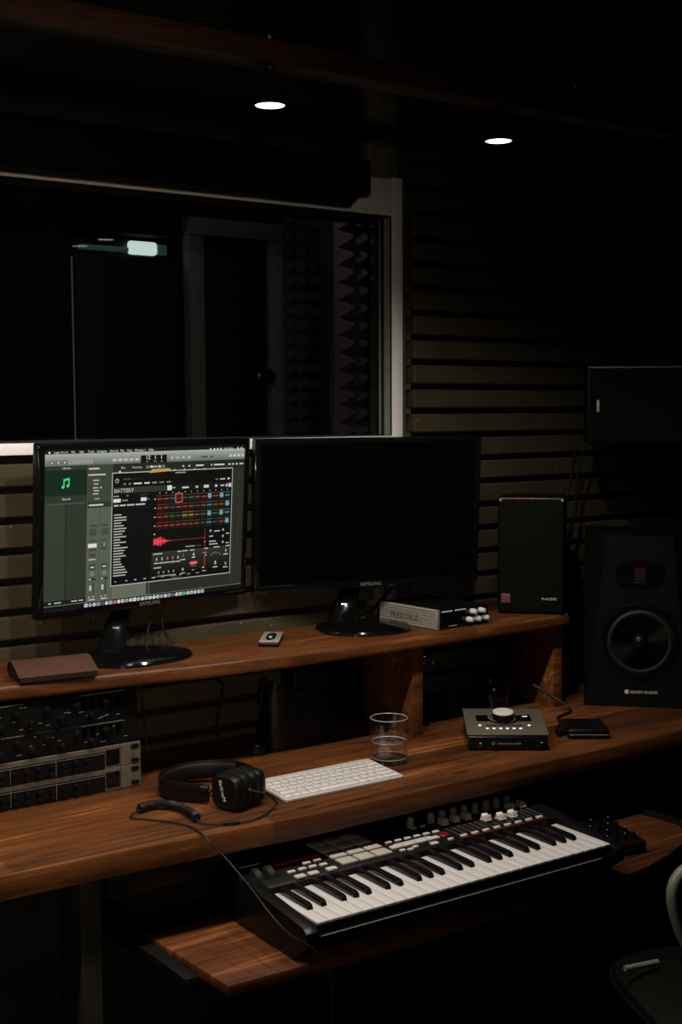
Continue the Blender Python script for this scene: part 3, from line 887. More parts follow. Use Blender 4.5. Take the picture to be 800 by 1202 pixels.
    R(0.776, 0.718, 0.781, 0.796, (176, 40, 40), 6); R(0.781, 0.714, 0.787, 0.722, (220, 190, 180), 7); R(0.768, 0.792, 0.776, 0.799, (220, 190, 180), 7); R(0.767, 0.815, 0.788, 0.821, (190, 192, 186), 6)
    R(0.768, 0.70, 0.79, 0.706, (130, 132, 128), 6)
    KN(0.835, 0.777, (214, 216, 210), 0.015)
    for k in range(5): C(0.812 + 0.012 * k, 0.722 - 0.014 * math.sin(PI * k / 4), 0.004, (140, 142, 136))
    KN(0.889, 0.705, (200, 202, 196), 0.011); KN(0.889, 0.788, (200, 202, 196), 0.011)
    R(p0, 0.818, p1, q1, (7, 8, 7), 6)
    for u, w in ((0.34, 0.006), (0.39, 0.008), (0.43, 0.012), (0.475, 0.012), (0.515, 0.018), (0.56, 0.016), (0.605, 0.03), (0.65, 0.014), (0.69, 0.016), (0.735, 0.018)): R(u, 0.822, u + w, 0.829, (120, 123, 118) if u > 0.53 else (160, 163, 158), 7)
    T(0.615, 0.843, 'Battery 4', 0.016, (96, 98, 94), 7)
    # dock
    R(U0, 0.9285, U1, V1, (12, 14, 11), 4)
    dc = [(200, 205, 208), (170, 176, 180), (206, 210, 208), (150, 156, 160), (90, 96, 92), (214, 216, 210), (170, 175, 176), (206, 120, 112), (225, 225, 220), (196, 200, 196), (180, 170, 160), (216, 218, 212), (224, 226, 220), (196, 200, 205), (216, 218, 214), (180, 186, 190), (214, 216, 212), (226, 228, 222), (190, 194, 196), (170, 174, 176), (216, 218, 214), (150, 154, 158), (110, 112, 108), (212, 214, 210), (190, 194, 192), (90, 206, 120), (206, 208, 204), (186, 190, 188), (204, 206, 202), (200, 204, 200), (176, 180, 178)]
    for k, c_ in enumerate(dc):
        u = 0.203 + 0.0187 * k
        if k % 3 == 0: R(u, 0.935, u + 0.0155, 0.957, c_, 5)
        else: C(u + 0.0078, 0.946, 0.0115, c_, 5)
        R(u + .004, 0.942, u + .011, 0.949, tuple(int(x * 0.55) for x in c_), 6)
    R(0.345, 0.960, 0.40, 0.9635, (130, 126, 122), 5)

Z0 = TS
def local(root, rz, p):
    c, s = math.cos(-rz), math.sin(-rz)
    dx, dy = p[0] - root[0], p[1] - root[1]
    return (c * dx - s * dy, s * dx + c * dy, p[2] - root[2])
r1 = (1.184, 2.370, Z0); a1 = 0.136
nr1 = local(r1, a1, (1.150, 2.425, Z0))
monitor(r1, a1, local(r1, a1, (1.243, 2.43, 1.25)), -0.066, 0.525, 0.350, nr1, (-0.010, 0, 0.117, 0.097),
        'black monitor on the shelf showing lit music software', 'monitors on the desk shelf', True)
r2 = (1.757, 2.362, Z0); a2 = -0.264
nr2 = local(r2, a2, (1.727, 2.415, Z0))
monitor(r2, a2, local(r2, a2, (1.787, 2.385, 1.249)), -0.062, 0.557, 0.348, nr2, (-0.006, 0, 0.108, 0.098),
        'black monitor with a switched-off dark screen on the shelf', 'monitors on the desk shelf', False)

def cable(pts, r, label, mat_=CABLE, name='cable', group=None, cat='cable', seg=8):
    m = MB(); m.tube(pts, r, seg)
    return tag(m.build(name, mat_), label, cat, group)
cable([(1.278, 2.478, 1.13), (1.285, 2.476, 1.075), (1.262, 2.474, 1.03), (1.252, 2.470, 0.996), (1.245, 2.462, Z0 + .003)], 0.0028, 'thin black cable hanging at the left from the lit monitor', name='monitor_cable', group='cables hanging behind the monitors')
cable([(1.300, 2.478, 1.13), (1.297, 2.476, 1.07), (1.292, 2.474, 1.03), (1.303, 2.470, 0.999), (1.315, 2.462, Z0 + .003)], 0.0028, 'thin black cable hanging at the right from the lit monitor', name='monitor_cable', group='cables hanging behind the monitors')
cable([(1.935, 2.475, 1.11), (1.915, 2.468, 1.058), (1.876, 2.463, 1.026), (1.83, 2.455, 0.998), (1.80, 2.468, Z0 + .003)], 0.0035, 'black cable slanting left from the dark monitor to the shelf', name='monitor_cable', group='cables hanging behind the monitors')
cable([(1.910, 2.475, 1.11), (1.897, 2.468, 1.058), (1.888, 2.462, 1.022), (1.880, 2.458, 0.996), (1.872, 2.468, Z0 + .003)], 0.0035, 'black cable dropping straight from the dark monitor to the shelf', name='monitor_cable', group='cables hanging behind the monitors')
cable([(1.40, 2.480, 0.953), (1.415, 2.47, 0.900), (1.440, 2.472, 0.875), (1.425, 2.472, 0.80), (1.422, 2.465, TD + .003)], 0.0035, 'kinked black cable hanging below the shelf in front of slats', name='cable')
cable([(1.236, 2.480, 0.953), (1.238, 2.472, 0.885), (1.247, 2.472, 0.82), (1.245, 2.465, TD + .003)], 0.003, 'black cable hanging below the shelf beside the rack gear', name='cable')

# ------------------------------------------------------------------ on the shelf
# leather case
cs = thing('glasses_case', 'brown leather glasses case at the left end of the shelf', 'case', (0.885, 2.262, TS + .0004), rad(-7))
def ext_x(mb, prof, x0, x1, bev, mat_=0):
    # prof in (y, z), extruded along x
    mb.prism(prof, x0, x1, bev, mat_, M=Matrix(((0, 0, 1, 0), (1, 0, 0, 0), (0, 1, 0, 0), (0, 0, 0, 1))))
b = MB(); ext_x(b, [(0.0, 0.002), (0.004, 0.0), (0.082, 0.0), (0.088, 0.006), (0.080, 0.024), (0.066, 0.032), (0.05, 0.031), (0.006, 0.014), (0.0, 0.010)], 0.002, 0.150, 0.002)
b.build('body', LEATHD, cs)
b = MB()
fl = [(0.0885, 0.008), (0.081, 0.0255), (0.066, 0.0335), (0.049, 0.0325), (0.005, 0.0150), (-0.0006, 0.0118)]
fi = [(p[0] , p[1] - 0.0014) for p in fl][::-1]
ext_x(b, fl + fi, 0.0, 0.152, 0.0004)
b.build('flap', LEATH, cs)
# small recorder
rc = thing('voice_recorder', 'small silver remote-shaped recorder lying on the shelf between monitors', 'recorder', (1.492, 2.350, TS + .0004), rad(52))
b = MB(); b.box2((-0.060, -0.022, 0), (0.060, 0.022, 0.010), 0.004, seg=3); b.build('body', BLKS, rc)
b = MB(); b.box2((-0.058, -0.0215, 0.0085), (0.058, 0.0215, 0.0125), 0.0015); b.build('face', SILV, rc)
b = MB()
b.prism([(0.028 * math.cos(a) + (0.014 if math.cos(a) > 0 else -0.014) - 0.004, 0.0105 * math.sin(a)) for a in [2 * PI * i / 24 for i in range(24)]], 0.0122, 0.0135, 0.0004)
b.build('display', BLKG, rc)
b = MB(); b.lathe([(0, 0.003), (0.004, 0.0025), (0.005, 0)], 14, M=Matrix.Translation((-0.018, 0, 0.0132))); b.box2((-0.02, -0.002, 0.0132), (-0.004, 0.002, 0.0142)); b.build('button', SILV, rc)
# headphone amplifier
am = thing('headphone_amplifier', 'small amplifier with ribbed silver side and five white knobs', 'amplifier', (1.872, 2.246, TS + .0004), rad(4))
W_, D_, H_ = 0.162, 0.195, 0.046
b = MB(); b.box2((0.005, 0.002, 0.001), (W_ - 0.001, D_, H_), 0.003); b.build('case', BLKS, am)
b = MB()
for k in range(8):
    z = 0.0015 + k * 0.0056
    b.box2((-0.0035, 0.003, z), (0.0075, D_, z + 0.0040), 0.0008, seg=1)
b.box2((-0.001, 0.003, 0.0), (0.006, D_, H_), 0.001); b.box2((-0.004, -0.001, 0.0), (0.007, 0.003, H_), 0.001)
sd = b.build('side_panel', SILV, am)
b = MB(); b.text('PRESONUS', 0.020, frame((-0.0038, 0.155, 0.014), (0, -1, 0), (0, 0, 1)), ext=0.02); b.build('lettering', RACKS, sd)
b = MB()
for k in range(8):
    z = 0.0015 + k * 0.0056
    b.box2((W_ - 0.0075, 0.003, z), (W_ + 0.0035, D_, z + 0.0040), 0.0008, seg=1)
b.build('side_panel', BLKS, am)
b = MB(); b.prism([(0.006, 0.0), (W_ - 0.006, 0.0), (W_, 0.008), (W_, H_ - 0.010), (W_ - 0.008, H_), (0.006, H_)], -0.004, 0.002, 0.001, M=Matrix(((1, 0, 0, 0), (0, 0, 1, 0), (0, 1, 0, 0), (0, 0, 0, 1))))
fp = b.build('front_panel', BLKG, am)
b = MB()
b.box2((0.010, -0.0046, 0.0395), (0.044, -0.004, 0.0425)); b.box2((0.052, -0.0046, 0.0395), (0.088, -0.004, 0.0425)); b.box2((0.034, -0.0046, 0.006), (0.060, -0.004, 0.0068))
b.build('label_strip', WTEXT, fp)
kn = MB(); kn.lathe([(0.0062, 0), (0.0062, 0.003), (0.0068, 0.004), (0.0056, 0.015), (0.0042, 0.0165), (0, 0.017)], 18, M=Matrix.Rotation(PI / 2, 4, 'X'))
k0 = kn.build('knob', WHITEK, am, loc=(0.094, -0.004, 0.016))
for x, z in ((0.120, 0.016), (0.146, 0.016), (0.106, 0.034), (0.134, 0.034)): copy_part(k0, am, (x, -0.004, z))

def speaker_grille_box(t, W, D, H):
    b = MB(); b.box2((0, 0.012, 0.0), (W, D, H), 0.005, seg=3); b.build('cabinet', VINYL, t)
    b = MB(); b.box2((0.003, -0.004, 0.004), (W - 0.003, 0.0115, H - 0.004), 0.005, seg=3)
    return b.build('grille', GRILLE, t)
s1 = thing('bookshelf_speaker', 'small black speaker with cloth grille at the right end of shelf', 'speaker', (2.148, 2.347, TS + .0004), rad(-47))
g1 = speaker_grille_box(s1, 0.163, 0.165, 0.285)
b = MB(); b.box2((0.010, -0.0052, 0.028), (0.032, -0.0044, 0.050), 0.0003); b.build('badge', BADGE, g1)
b = MB(); b.box2((0.006, -0.002, 0.2812), (0.157, 0.011, 0.2850), 0.0012); b.build('lit_edge_line', BADGE, g1)  # brown strip paints the light caught along the top bevel
b = MB()
for a in ((0.014, 0.033, 0.017, 0.046), (0.019, 0.031, 0.0225, 0.048), (0.025, 0.034, 0.028, 0.044)): b.box2((a[0], -0.0058, a[1]), (a[2], -0.0051, a[3]))
b.build('badge_mark', REDP, g1)
b = MB(); b.text('M-AUDIO', 0.0085, front((0.108, -0.0045, 0.036)), ext=0.02); b.build('lettering', WTEXT, g1)
b = MB()
for x in (0.007, 0.156): b.lathe([(0, 0.0025), (0.0025, 0.002), (0.0035, 0)], 10, M=Matrix.Translation((x, -0.003, 0.2795)) @ Matrix.Rotation(PI / 2, 4, 'X'))
b.build('grille_pin', SILV, g1)

# ------------------------------------------------------------------ large monitor speaker on the desk
s2 = thing('studio_speaker', 'large black studio speaker with round woofer standing on the desk', 'speaker', (2.336, 2.234, TD + .0004), rad(-46))
W_, D_, H_ = 0.262, 0.262, 0.425
prof = [(0.030, 0.0), (W_ - 0.030, 0.0), (W_, 0.034), (W_, D_), (0, D_), (0, 0.034)]
vs, fs = [], []
b = MB()
# body with chamfer growing to the top of each side
def ring(z, ch):
    return [(ch, 0.0, z), (W_ - ch, 0.0, z), (W_, ch * 1.1, z), (W_, D_, z), (0, D_, z), (0, ch * 1.1, z)]
zs = [(0.0, 0.004), (0.12, 0.020), (0.30, 0.040), (H_, 0.052)]
for z, ch in zs: vs += ring(z, ch)
for k in range(3):
    for i in range(6):
        j = (i + 1) % 6
        fs.append((k * 6 + i, k * 6 + j, k * 6 + 6 + j, k * 6 + 6 + i))
fs.append((0, 1, 2, 3, 4, 5)[::-1]); fs.append((18, 19, 20, 21, 22, 23))
bm = bmesh.new(); bv = [bm.verts.new(v) for v in vs]
for f_ in fs: bm.faces.new([bv[i] for i in f_])
bmesh.ops.recalc_face_normals(bm, faces=bm.faces[:])
bmesh.ops.bevel(bm, geom=[e for e in bm.edges], offset=0.0022, segments=2, affect='EDGES')
b.add_bm(bm)
b.build('cabinet', VINYL, s2)
RX = Matrix.Rotation(PI / 2, 4, 'X')
wx, wz = 0.134, 0.163
b = MB(); b.lathe([(0.078, 0.0), (0.080, 0.004), (0.087, 0.006), (0.094, 0.004), (0.096, 0.0)], 56, M=Matrix.Translation((wx, -0.0002, wz)) @ RX)
wf = b.build('woofer', BLKG, s2)
b = MB(); b.lathe([(0.0, 0.001), (0.018, 0.001), (0.030, 0.002), (0.0665, 0.0052)], 72, M=RX)
b.build('cone', CONE, wf, loc=(wx, -0.0004, wz))
b = MB(); b.lathe([(0.0655, 0.0), (0.068, 0.005), (0.073, 0.0065), (0.079, 0.004), (0.080, 0.0)], 56, M=Matrix.Translation((wx, -0.0006, wz)) @ RX)
b.build('surround', RUBBER, wf)
b = MB(); b.lathe([(0.0, 0.013), (0.010, 0.011), (0.017, 0.006), (0.021, 0)], 28, M=Matrix.Translation((wx, -0.001, wz)) @ RX); b.build('dust_cap', BLKS, wf)
tx, tz = 0.132, 0.331
b = MB()
wg = [(0.062, 0.036), (0.058, 0.030), (0.030, 0.020)]
def rr(w, h, n=32, p=3.0):
    return [(w * math.copysign(abs(math.cos(2 * PI * i / n)) ** (2 / p), math.cos(2 * PI * i / n)), h * math.copysign(abs(math.sin(2 * PI * i / n)) ** (2 / p), math.sin(2 * PI * i / n))) for i in range(n)]
lv = [(rr(0.060, 0.036), 0.0002), (rr(0.057, 0.033), -0.004), (rr(0.040, 0.024), -0.0015), (rr(0.024, 0.019), -0.0006)]
vs = []; fs = []
for r_, y in lv: vs += [(tx + p[0], y, tz + p[1]) for p in r_]
for k in range(3):
    for i in range(32):
        j = (i + 1) % 32; fs.append((k * 32 + i, k * 32 + j, k * 32 + 32 + j, k * 32 + 32 + i))
fs.append(tuple(96 + i for i in range(32)))
b.add(vs, fs); tw = b.build('tweeter', BLKG, s2)
b = MB()
for k in range(7): b.box2((tx - 0.013, -0.0016, tz - 0.016 + 0.0048 * k), (tx + 0.013, -0.0006, tz - 0.0132 + 0.0048 * k), 0.0003, seg=1)
b.build('ribbon', RIBBON, tw)
b = MB(); b.text('ADAM AUDIO', 0.0105, front((0.112, -0.0003, 0.034)), ext=0.02)
for k in range(5):
    a = 2 * PI * k / 5 + PI / 2
    b.lathe([(0, 0.0008), (0.0022, 0.0006), (0.0026, 0)], 8, M=Matrix.Translation((0.104 + 0.0036 * math.cos(a), -0.0002, 0.0375 + 0.0036 * math.sin(a))) @ RX)
b.build('lettering', WTEXT, s2)
b = MB(); b.box2((0.03, 0.03, -0.0003), (W_ - 0.03, D_ - 0.03, 0.001)); b.build('foot_pad', RUBBER, s2)

# wide cabinet on the wall above
s3 = thing('wall_speaker', 'wide black speaker cabinet mounted on the wall above the large speaker', 'speaker', (2.408, 2.300, 1.398), rad(-42))
g3 = MB(); g3.box2((0.004, -0.006, 0.004), (0.536, 0.0, 0.188), 0.004)
b = MB(); b.box2((0, 0.0005, 0), (0.54, 0.13, 0.192), 0.004); b.build('cabinet', VINYL, s3)
g3 = g3.build('grille', GRILLE, s3)
b = MB(); b.box2((0.022, -0.0072, 0.080), (0.029, -0.0062, 0.110), 0.0003); b.build('badge', CREAM, g3)
b = MB(); b.box2((0.17, 0.1302, 0.04), (0.27, 0.142, 0.15), 0.003); b.box2((0.205, 0.142, 0.075), (0.235, 0.215, 0.115), 0.003); b.build('wall_bracket', DARKMETAL, s3)
b = MB(); b.box2((0.001, -0.006, 0.1885), (0.539, 0.010, 0.1935), 0.0012); b.build('lit_edge_line', BADGE, s3)  # added brown strip stands in for the lit top front bevel
cable([(2.470, 2.40, 1.385), (2.475, 2.42, 1.30), (2.462, 2.43, 1.22), (2.466, 2.445, 1.10), (2.478, 2.462, 0.99)], 0.004, 'dark cable hanging behind the large speaker, the left one', name='cable', group='cables below the wall cabinet')
cable([(2.500, 2.40, 1.385), (2.497, 2.42, 1.30), (2.500, 2.43, 1.22), (2.492, 2.445, 1.10), (2.498, 2.462, 0.99)], 0.004, 'dark cable hanging behind the large speaker, the right one', name='cable', group='cables below the wall cabinet')

# ------------------------------------------------------------------ rack gear
RX0, RX1 = 0.652, 1.135
def rack_silver(z, label):
    t = thing('rack_preamp', label, 'rack unit', (RX0, 2.272, z), 0, 'silver edged rack units')
    Wd = RX1 - RX0
    b = MB(); b.box2((0.02, 0.004, 0.001), (Wd - 0.02, 0.19, 0.0435), 0.001); b.build('chassis', DARKMETAL, t)
    b = MB(); b.box2((0, 0, 0.0006), (Wd, 0.0038, 0.0438), 0.0006, seg=1); fp = b.build('front_panel', RACKS, t)
    b = MB(); b.box2((0.03, -0.0012, 0.0015), (Wd - 0.077, -0.0001, 0.0345), 0.0003, seg=1)
    bp = b.build('black_inlay', BLKM, fp)
    b = MB(); b.box2((0.03, -0.0016, 0.0310), (Wd - 0.077, -0.0012, 0.0318))
    for x in (0.11, 0.215, 0.305): b.box2((x, -0.0016, 0.002), (x + 0.0007, -0.0012, 0.034))
    b.build('panel_line', GTEXT, bp)
    kn = MB(); kn.lathe([(0.0052, 0), (0.005, 0.007), (0.004, 0.0085), (0, 0.009)], 12, M=RX)
    k0 = None
    for i in range(14):
        for j in range(2):
            p = (0.05 + i * 0.0245, -0.0013, 0.0095 + 0.0125 * j)
            if k0 is None: k0 = kn.build('knob', BLKS, t, loc=p)
            else: copy_part(k0, t, p)
    b = MB(); b.box2((Wd - 0.075, -0.0014, 0.006), (Wd - 0.046, -0.0001, 0.037), 0.0005, seg=1); b.build('meter', BLKG, fp)
    b = MB(); b.box2((Wd - 0.0445, -0.0004, 0.0), (Wd - 0.0438, 0.0002, 0.0438)); b.build('ear_seam', BLKM, fp)
    for zz in (0.0085, 0.0362):
        b = MB(); b.prism([(0.006 * math.cos(2 * PI * i / 20) + (0.003 if math.cos(2 * PI * i / 20) > 0 else -0.003), 0.0042 * math.sin(2 * PI * i / 20)) for i in range(20)], 0, 0.0022, 0.0006, M=Matrix.Translation((Wd - 0.013, -0.0001, zz)) @ RX)
        b.build('rack_screw', BLKM, fp)
    b = MB(); b.box2((Wd - 0.0175, -0.0006, 0.018), (Wd - 0.0145, -0.0001, 0.0275)); b.box2((Wd - 0.024, -0.0006, 0.0155), (Wd - 0.012, -0.0001, 0.0165)); b.box2((Wd - 0.0145, -0.0006, 0.021), (Wd - 0.012, -0.0001, 0.025)); b.build('logo_mark', BADGE, fp)
    return t
rack_silver(TD + .0005, 'silver edged rack preamp lying directly on the desk')
rack_silver(TD + .0450, 'silver edged rack preamp stacked second from the desk')
def rack_black(z, h, label, seed):
    t = thing('rack_processor', label, 'rack unit', (RX0, 2.275, z), 0, 'black rack units')
    Wd = RX1 - RX0 - 0.004; rn = random.Random(seed)
    b = MB(); b.box2((0.02, 0.004, 0.001), (Wd - 0.02, 0.19, h - 0.001), 0.001); b.build('chassis', DARKMETAL, t)
    b = MB(); b.box2((0, 0, 0.0006), (Wd, 0.0038, h - 0.0006), 0.0006, seg=1); fp = b.build('front_panel', BLKM, t)
    kn = MB(); kn.lathe([(0.0075, 0), (0.007, 0.010), (0.0055, 0.012), (0, 0.0125)], 14, M=RX)
    k0 = None
    for i in range(13):
        p = (0.05 + i * 0.030, -0.0003, h * (0.30 if i % 2 else 0.66) if h > 0.03 else h * .5)
        if k0 is None: k0 = kn.build('knob', BLKS, t, loc=p)
        else: copy_part(k0, t, p)
    b = MB()
    for i in range(22):
        x = 0.03 + rn.random() * 0.42; zz = (0.12 + 0.76 * rn.random()) * h
        b.box2((x, -0.0006, zz), (x + 0.004 + 0.008 * rn.random(), -0.0001, zz + 0.0012))
    b.box2((0.36, -0.0006, h * 0.93), (0.45, -0.0001, h * 0.95)); b.box2((0.20, -0.0006, h * 0.93), (0.245, -0.0001, h * 0.95))
    b.build('panel_lettering', GTEXT, fp)
    b = MB()
    for i in range(5): b.box2((0.36 + 0.018 * i, -0.0006, h * 0.45), (0.371 + 0.018 * i, -0.0001, h * 0.86))
    b.build('meter', SCROFF, fp)
    return t
rack_black(TD + .0897, 0.048, 'black rack processor stacked just above the silver edged units', 4)
rack_black(TD + .1380, 0.060, 'black rack processor topmost of the stack under the shelf', 9)

# ------------------------------------------------------------------ glass of water
gl = thing('water_glass', 'clear tumbler half filled with water on the desk', 'glass', (1.632, 2.115, TD + .0004))
ro, ri, h = 0.0395, 0.0375, 0.094
b = MB(); b.lathe([(ro, 0.011), (ro, h - 0.001), (ri, h - 0.001), (ri, 0.011), (ro, 0.011)], 72)
tb = b.build('tumbler', GLASS, gl, angle=60)
b = MB(); b.lathe([(ri, h - 0.001), (ri + 0.0002, h), ((ro + ri) / 2, h + 0.0004), (ro - 0.0002, h), (ro, h - 0.001), (ri, h - 0.001)], 72); b.build('rim', GLINT, tb, angle=60)
b = MB(); b.lathe([(0.0, 0.0006), (0.026, 0.0), (0.0365, 0.0003), (0.0388, 0.003), (ro, 0.0108), (0.036, 0.0106), (0.028, 0.0095), (0.0, 0.0090)], 72); b.build('thick_base', GLASSB, tb, angle=60)
b = MB(); b.lathe([(0.0, 0.0098), (0.028, 0.0103), (0.0355, 0.0115), (ri - 0.0002, 0.0165), (ri - 0.0002, 0.0440), (ri - 0.002, 0.0432), (0.0, 0.0431)], 72)
wtr = b.build('water', WATER, gl, angle=60)
b = MB(); b.lathe([(ri - 0.0021, 0.0434), (ri - 0.0009, 0.0440), (ri - 0.0003, 0.0450), (ri - 0.0003, 0.0436), (ri - 0.0021, 0.0434)], 72); b.build('meniscus_glint', GLINT, wtr, angle=60)  # pale ring painted in as the glint at the waterline
b = MB(); b.lathe([(0.0385, 0.0106), (0.0374, 0.0116), (0.0362, 0.0112), (0.0385, 0.0106)], 72); b.build('base_glint', GLINT, tb, angle=60)  # pale ring painted in as the highlight round the base

# ------------------------------------------------------------------ computer keyboard
ka = rad(-0.77)
kb = thing('computer_keyboard', 'slim white computer keyboard on the desk beside the headphones', 'keyboard', (1.300, 2.001, TD + .0004), ka)
tiltM = Matrix.Translation((0, 0, 0.004)) @ Matrix.Rotation(rad(3.5), 4, 'X')
KW, KD = 0.281, 0.126
b = MB(tiltM)
rp = 0.007
pts = []
for cx_, cy_, a0 in ((KW - rp, rp, -90), (KW - rp, KD - rp, 0), (rp, KD - rp, 90), (rp, rp, 180)):
    for i in range(6): pts.append((cx_ + rp * math.cos(rad(a0 + 18 * i)), cy_ + rp * math.sin(rad(a0 + 18 * i))))
b.prism(pts, -0.004, 0.0015, 0.0008); b.build('shell', KBODY, kb)
bt = MB(); bt.tube([(0.004, KD - 0.006, 0.007), (KW - 0.004, KD - 0.006, 0.007)], 0.0065, 14, smooth=False); bt.build('battery_tube', KBODY, kb)
rows_ = [[1.0] * 14, [1] * 13 + [1.5], [1.5] + [1] * 13, [1.75] + [1] * 11 + [1.75], [2.25] + [1] * 10 + [2.25], [1, 1, 1, 1.25, 5, 1.25, 1, 1, 1, 1]]
yk = 0.006
hs = [0.0172] * 5 + [0.0095]
cache = {}
for ri_, row in enumerate(rows_[::-1]):
    hh = [0.0185, 0.0172, 0.0172, 0.0172, 0.0172, 0.0095][ri_]
    tot = sum(row); unit = (KW - 0.010) / tot
    x = 0.005
    for w in row:
        ww = w * unit
        key = (round(ww, 5), hh)
        p = tiltM @ Vector((x + ww / 2, yk + hh / 2, 0.0015))
        if key not in cache:
            k_ = MB(Matrix.Rotation(rad(3.5), 4, 'X')); k_.box((0, 0, 0.0011), (ww - 0.0028, hh - 0.0026, 0.0022), 0.0009, seg=2)
            cache[key] = k_.build('key', KCAP, kb, loc=p)
        else:
            copy_part(cache[key], kb, p)
        x += ww
    yk += hh + 0.0012
# faint legends
b = MB(tiltM); yk = 0.006
for ri_, row in enumerate(rows_[::-1]):
    hh = [0.0185, 0.0172, 0.0172, 0.0172, 0.0172, 0.0095][ri_]
    unit = (KW - 0.010) / sum(row); x = 0.005
    chars = ['', 'ZXCVBNM,./', 'ASDFGHJKL;', 'QWERTYUIOP[', '1234567890-=', ''][ri_]
    off = {1: 1, 2: 1, 3: 1, 4: 1}.get(ri_, 0)
    for ci, w in enumerate(row):
        ww = w * unit
        k_ = ci - off
        if 0 <= k_ < len(chars): b.text(chars[k_], 0.0075, Matrix.Translation((x + ww / 2, yk + hh * 0.36, 0.00385)), align='CENTER')
        x += ww
    yk += hh + 0.0012
b.build('key_legend', GTEXT, kb)

# ------------------------------------------------------------------ headphones lying on the desk
ha = rad(17)
hx, hy = 1.191, 1.993
hp = thing('headphones', 'folded black headphones lying on the desk left of the keyboard', 'headphones', (hx, hy, TD + .0004), ha)
def sqr(w, hgt, n=40, p=3.6):
    return [(w / 2 * math.copysign(abs(math.cos(2 * PI * i / n)) ** (2 / p), math.cos(2 * PI * i / n)), hgt / 2 * math.copysign(abs(math.sin(2 * PI * i / n)) ** (2 / p), math.sin(2 * PI * i / n))) for i in range(n)]
# local: x along the cup axis (0 = outer face of the near cup), y depth, z up
def cup_solid(mb, xs, yc, zc, mat_=0):
    vs, fs = [], []; n = 40
    for x, w, hgt in xs: vs += [(x, yc + p[0], zc + p[1]) for p in sqr(w, hgt)]
    for k in range(len(xs) - 1):
        for i in range(n):
            j = (i + 1) % n; fs.append((k * n + i, k * n + j, k * n + n + j, k * n + n + i))
    fs.append(tuple(range(n))[::-1]); fs.append(tuple((len(xs) - 1) * n + i for i in range(n)))
    mb.add(vs, fs, mat_)
yc, zc = 0.036, 0.0345
for nm, fx in (('ear_cup', 1), ('ear_cup', -1)):
    x0 = 0.0 if fx == 1 else 0.083
    b = MB(); cup_solid(b, [(x0 + fx * d, 0.068 * k, 0.066 * k) for d, k in ((0.0, 0.86), (0.002, 0.93), (0.006, 0.985), (0.010, 1.0), (0.020, 1.0), (0.022, 0.97))], yc, zc)
    cu = b.build(nm, HPV, hp)
    b = MB(); cup_solid(b, [(x0 + fx * d, 0.071 * k, 0.068 * k) for d, k in ((0.0215, 0.93), (0.024, 0.985), (0.030, 1.0), (0.036, 0.985), (0.0405, 0.92), (0.041, 0.8))], yc, zc)
    b.build('ear_cushion', HPC, cu)
    if fx == 1:
        b = MB(); b.text('Marshall', 0.0120, frame((-0.0006, yc + 0.002, 0.018), (0, 0.28, 1), (0, -1, 0.1)), ext=0.015); b.build('lettering', WTEXT, cu)
def hpw(x, y, z):   # world to headphone space
    c_, s_ = math.cos(-ha), math.sin(-ha)
    dx, dy = x - hx, y - hy
    return (c_ * dx - s_ * dy, s_ * dx + c_ * dy, z - TD)
band = [(1.172, 2.092, 0.770), (1.140, 2.132, 0.770), (1.128, 2.175, 0.771), (1.152, 2.212, 0.772), (1.205, 2.226, 0.774), (1.258, 2.208, 0.776), (1.292, 2.165, 0.778), (1.296, 2.120, 0.778)]
sec = [(0.003 * math.copysign(abs(math.cos(2 * PI * i / 16)) ** .6, math.cos(2 * PI * i / 16)), 0.0185 * math.copysign(abs(math.sin(2 * PI * i / 16)) ** .6, math.sin(2 * PI * i / 16))) for i in range(16)]
b = MB(); b.sweep([hpw(*p) for p in band], sec); hbn = b.build('headband', HPV, hp)
sec2 = [(0.0065 * math.cos(2 * PI * i / 16) + 0.005, 0.0155 * math.sin(2 * PI * i / 16)) for i in range(16)]
b = MB(); b.sweep([hpw(*p) for p in band[:7]], sec2); b.build('headband_cushion', HPC, hbn)
for (p, q, cup) in ((band[0], band[1], (1.184, 2.048)), (band[-1], band[-2], (1.282, 2.075))):
    b = MB(); v0 = Vector(hpw(*p)); v1 = Vector(hpw(*q)); d = (v0 - v1).normalized()
    b.sweep([v0 - d * 0.004, v0 + d * 0.012], [(0.007 * math.cos(2 * PI * i / 12), 0.017 * math.sin(2 * PI * i / 12)) for i in range(12)], smooth=False)
    hg = b.build('hinge', BLKS, hp)
    b = MB(); c3 = Vector(hpw(cup[0], cup[1], TD + 0.03)); s0 = v0 + d * 0.012
    for dz in (0.007, -0.007):
        b.tube([s0 + Vector((0, 0, dz)), s0.lerp(c3, 0.35) + Vector((0, 0, -dz)), s0.lerp(c3, 0.7) + Vector((0, 0, dz * 1.4)), c3 + Vector((0, 0, dz * 2.2))], 0.0016, 8)
    b.build('wire_yoke', DARKMETAL, hg)
b = MB()
plug = Vector((0.028, -0.0005, 0.040))
b.lathe([(0.0042, 0), (0.0046, 0.004), (0.003, 0.007), (0, 0.007)], 14, M=Matrix.Translation((0.028, 0.0, 0.040)) @ RX); b.build('cable_socket', DARKMETAL, hp)
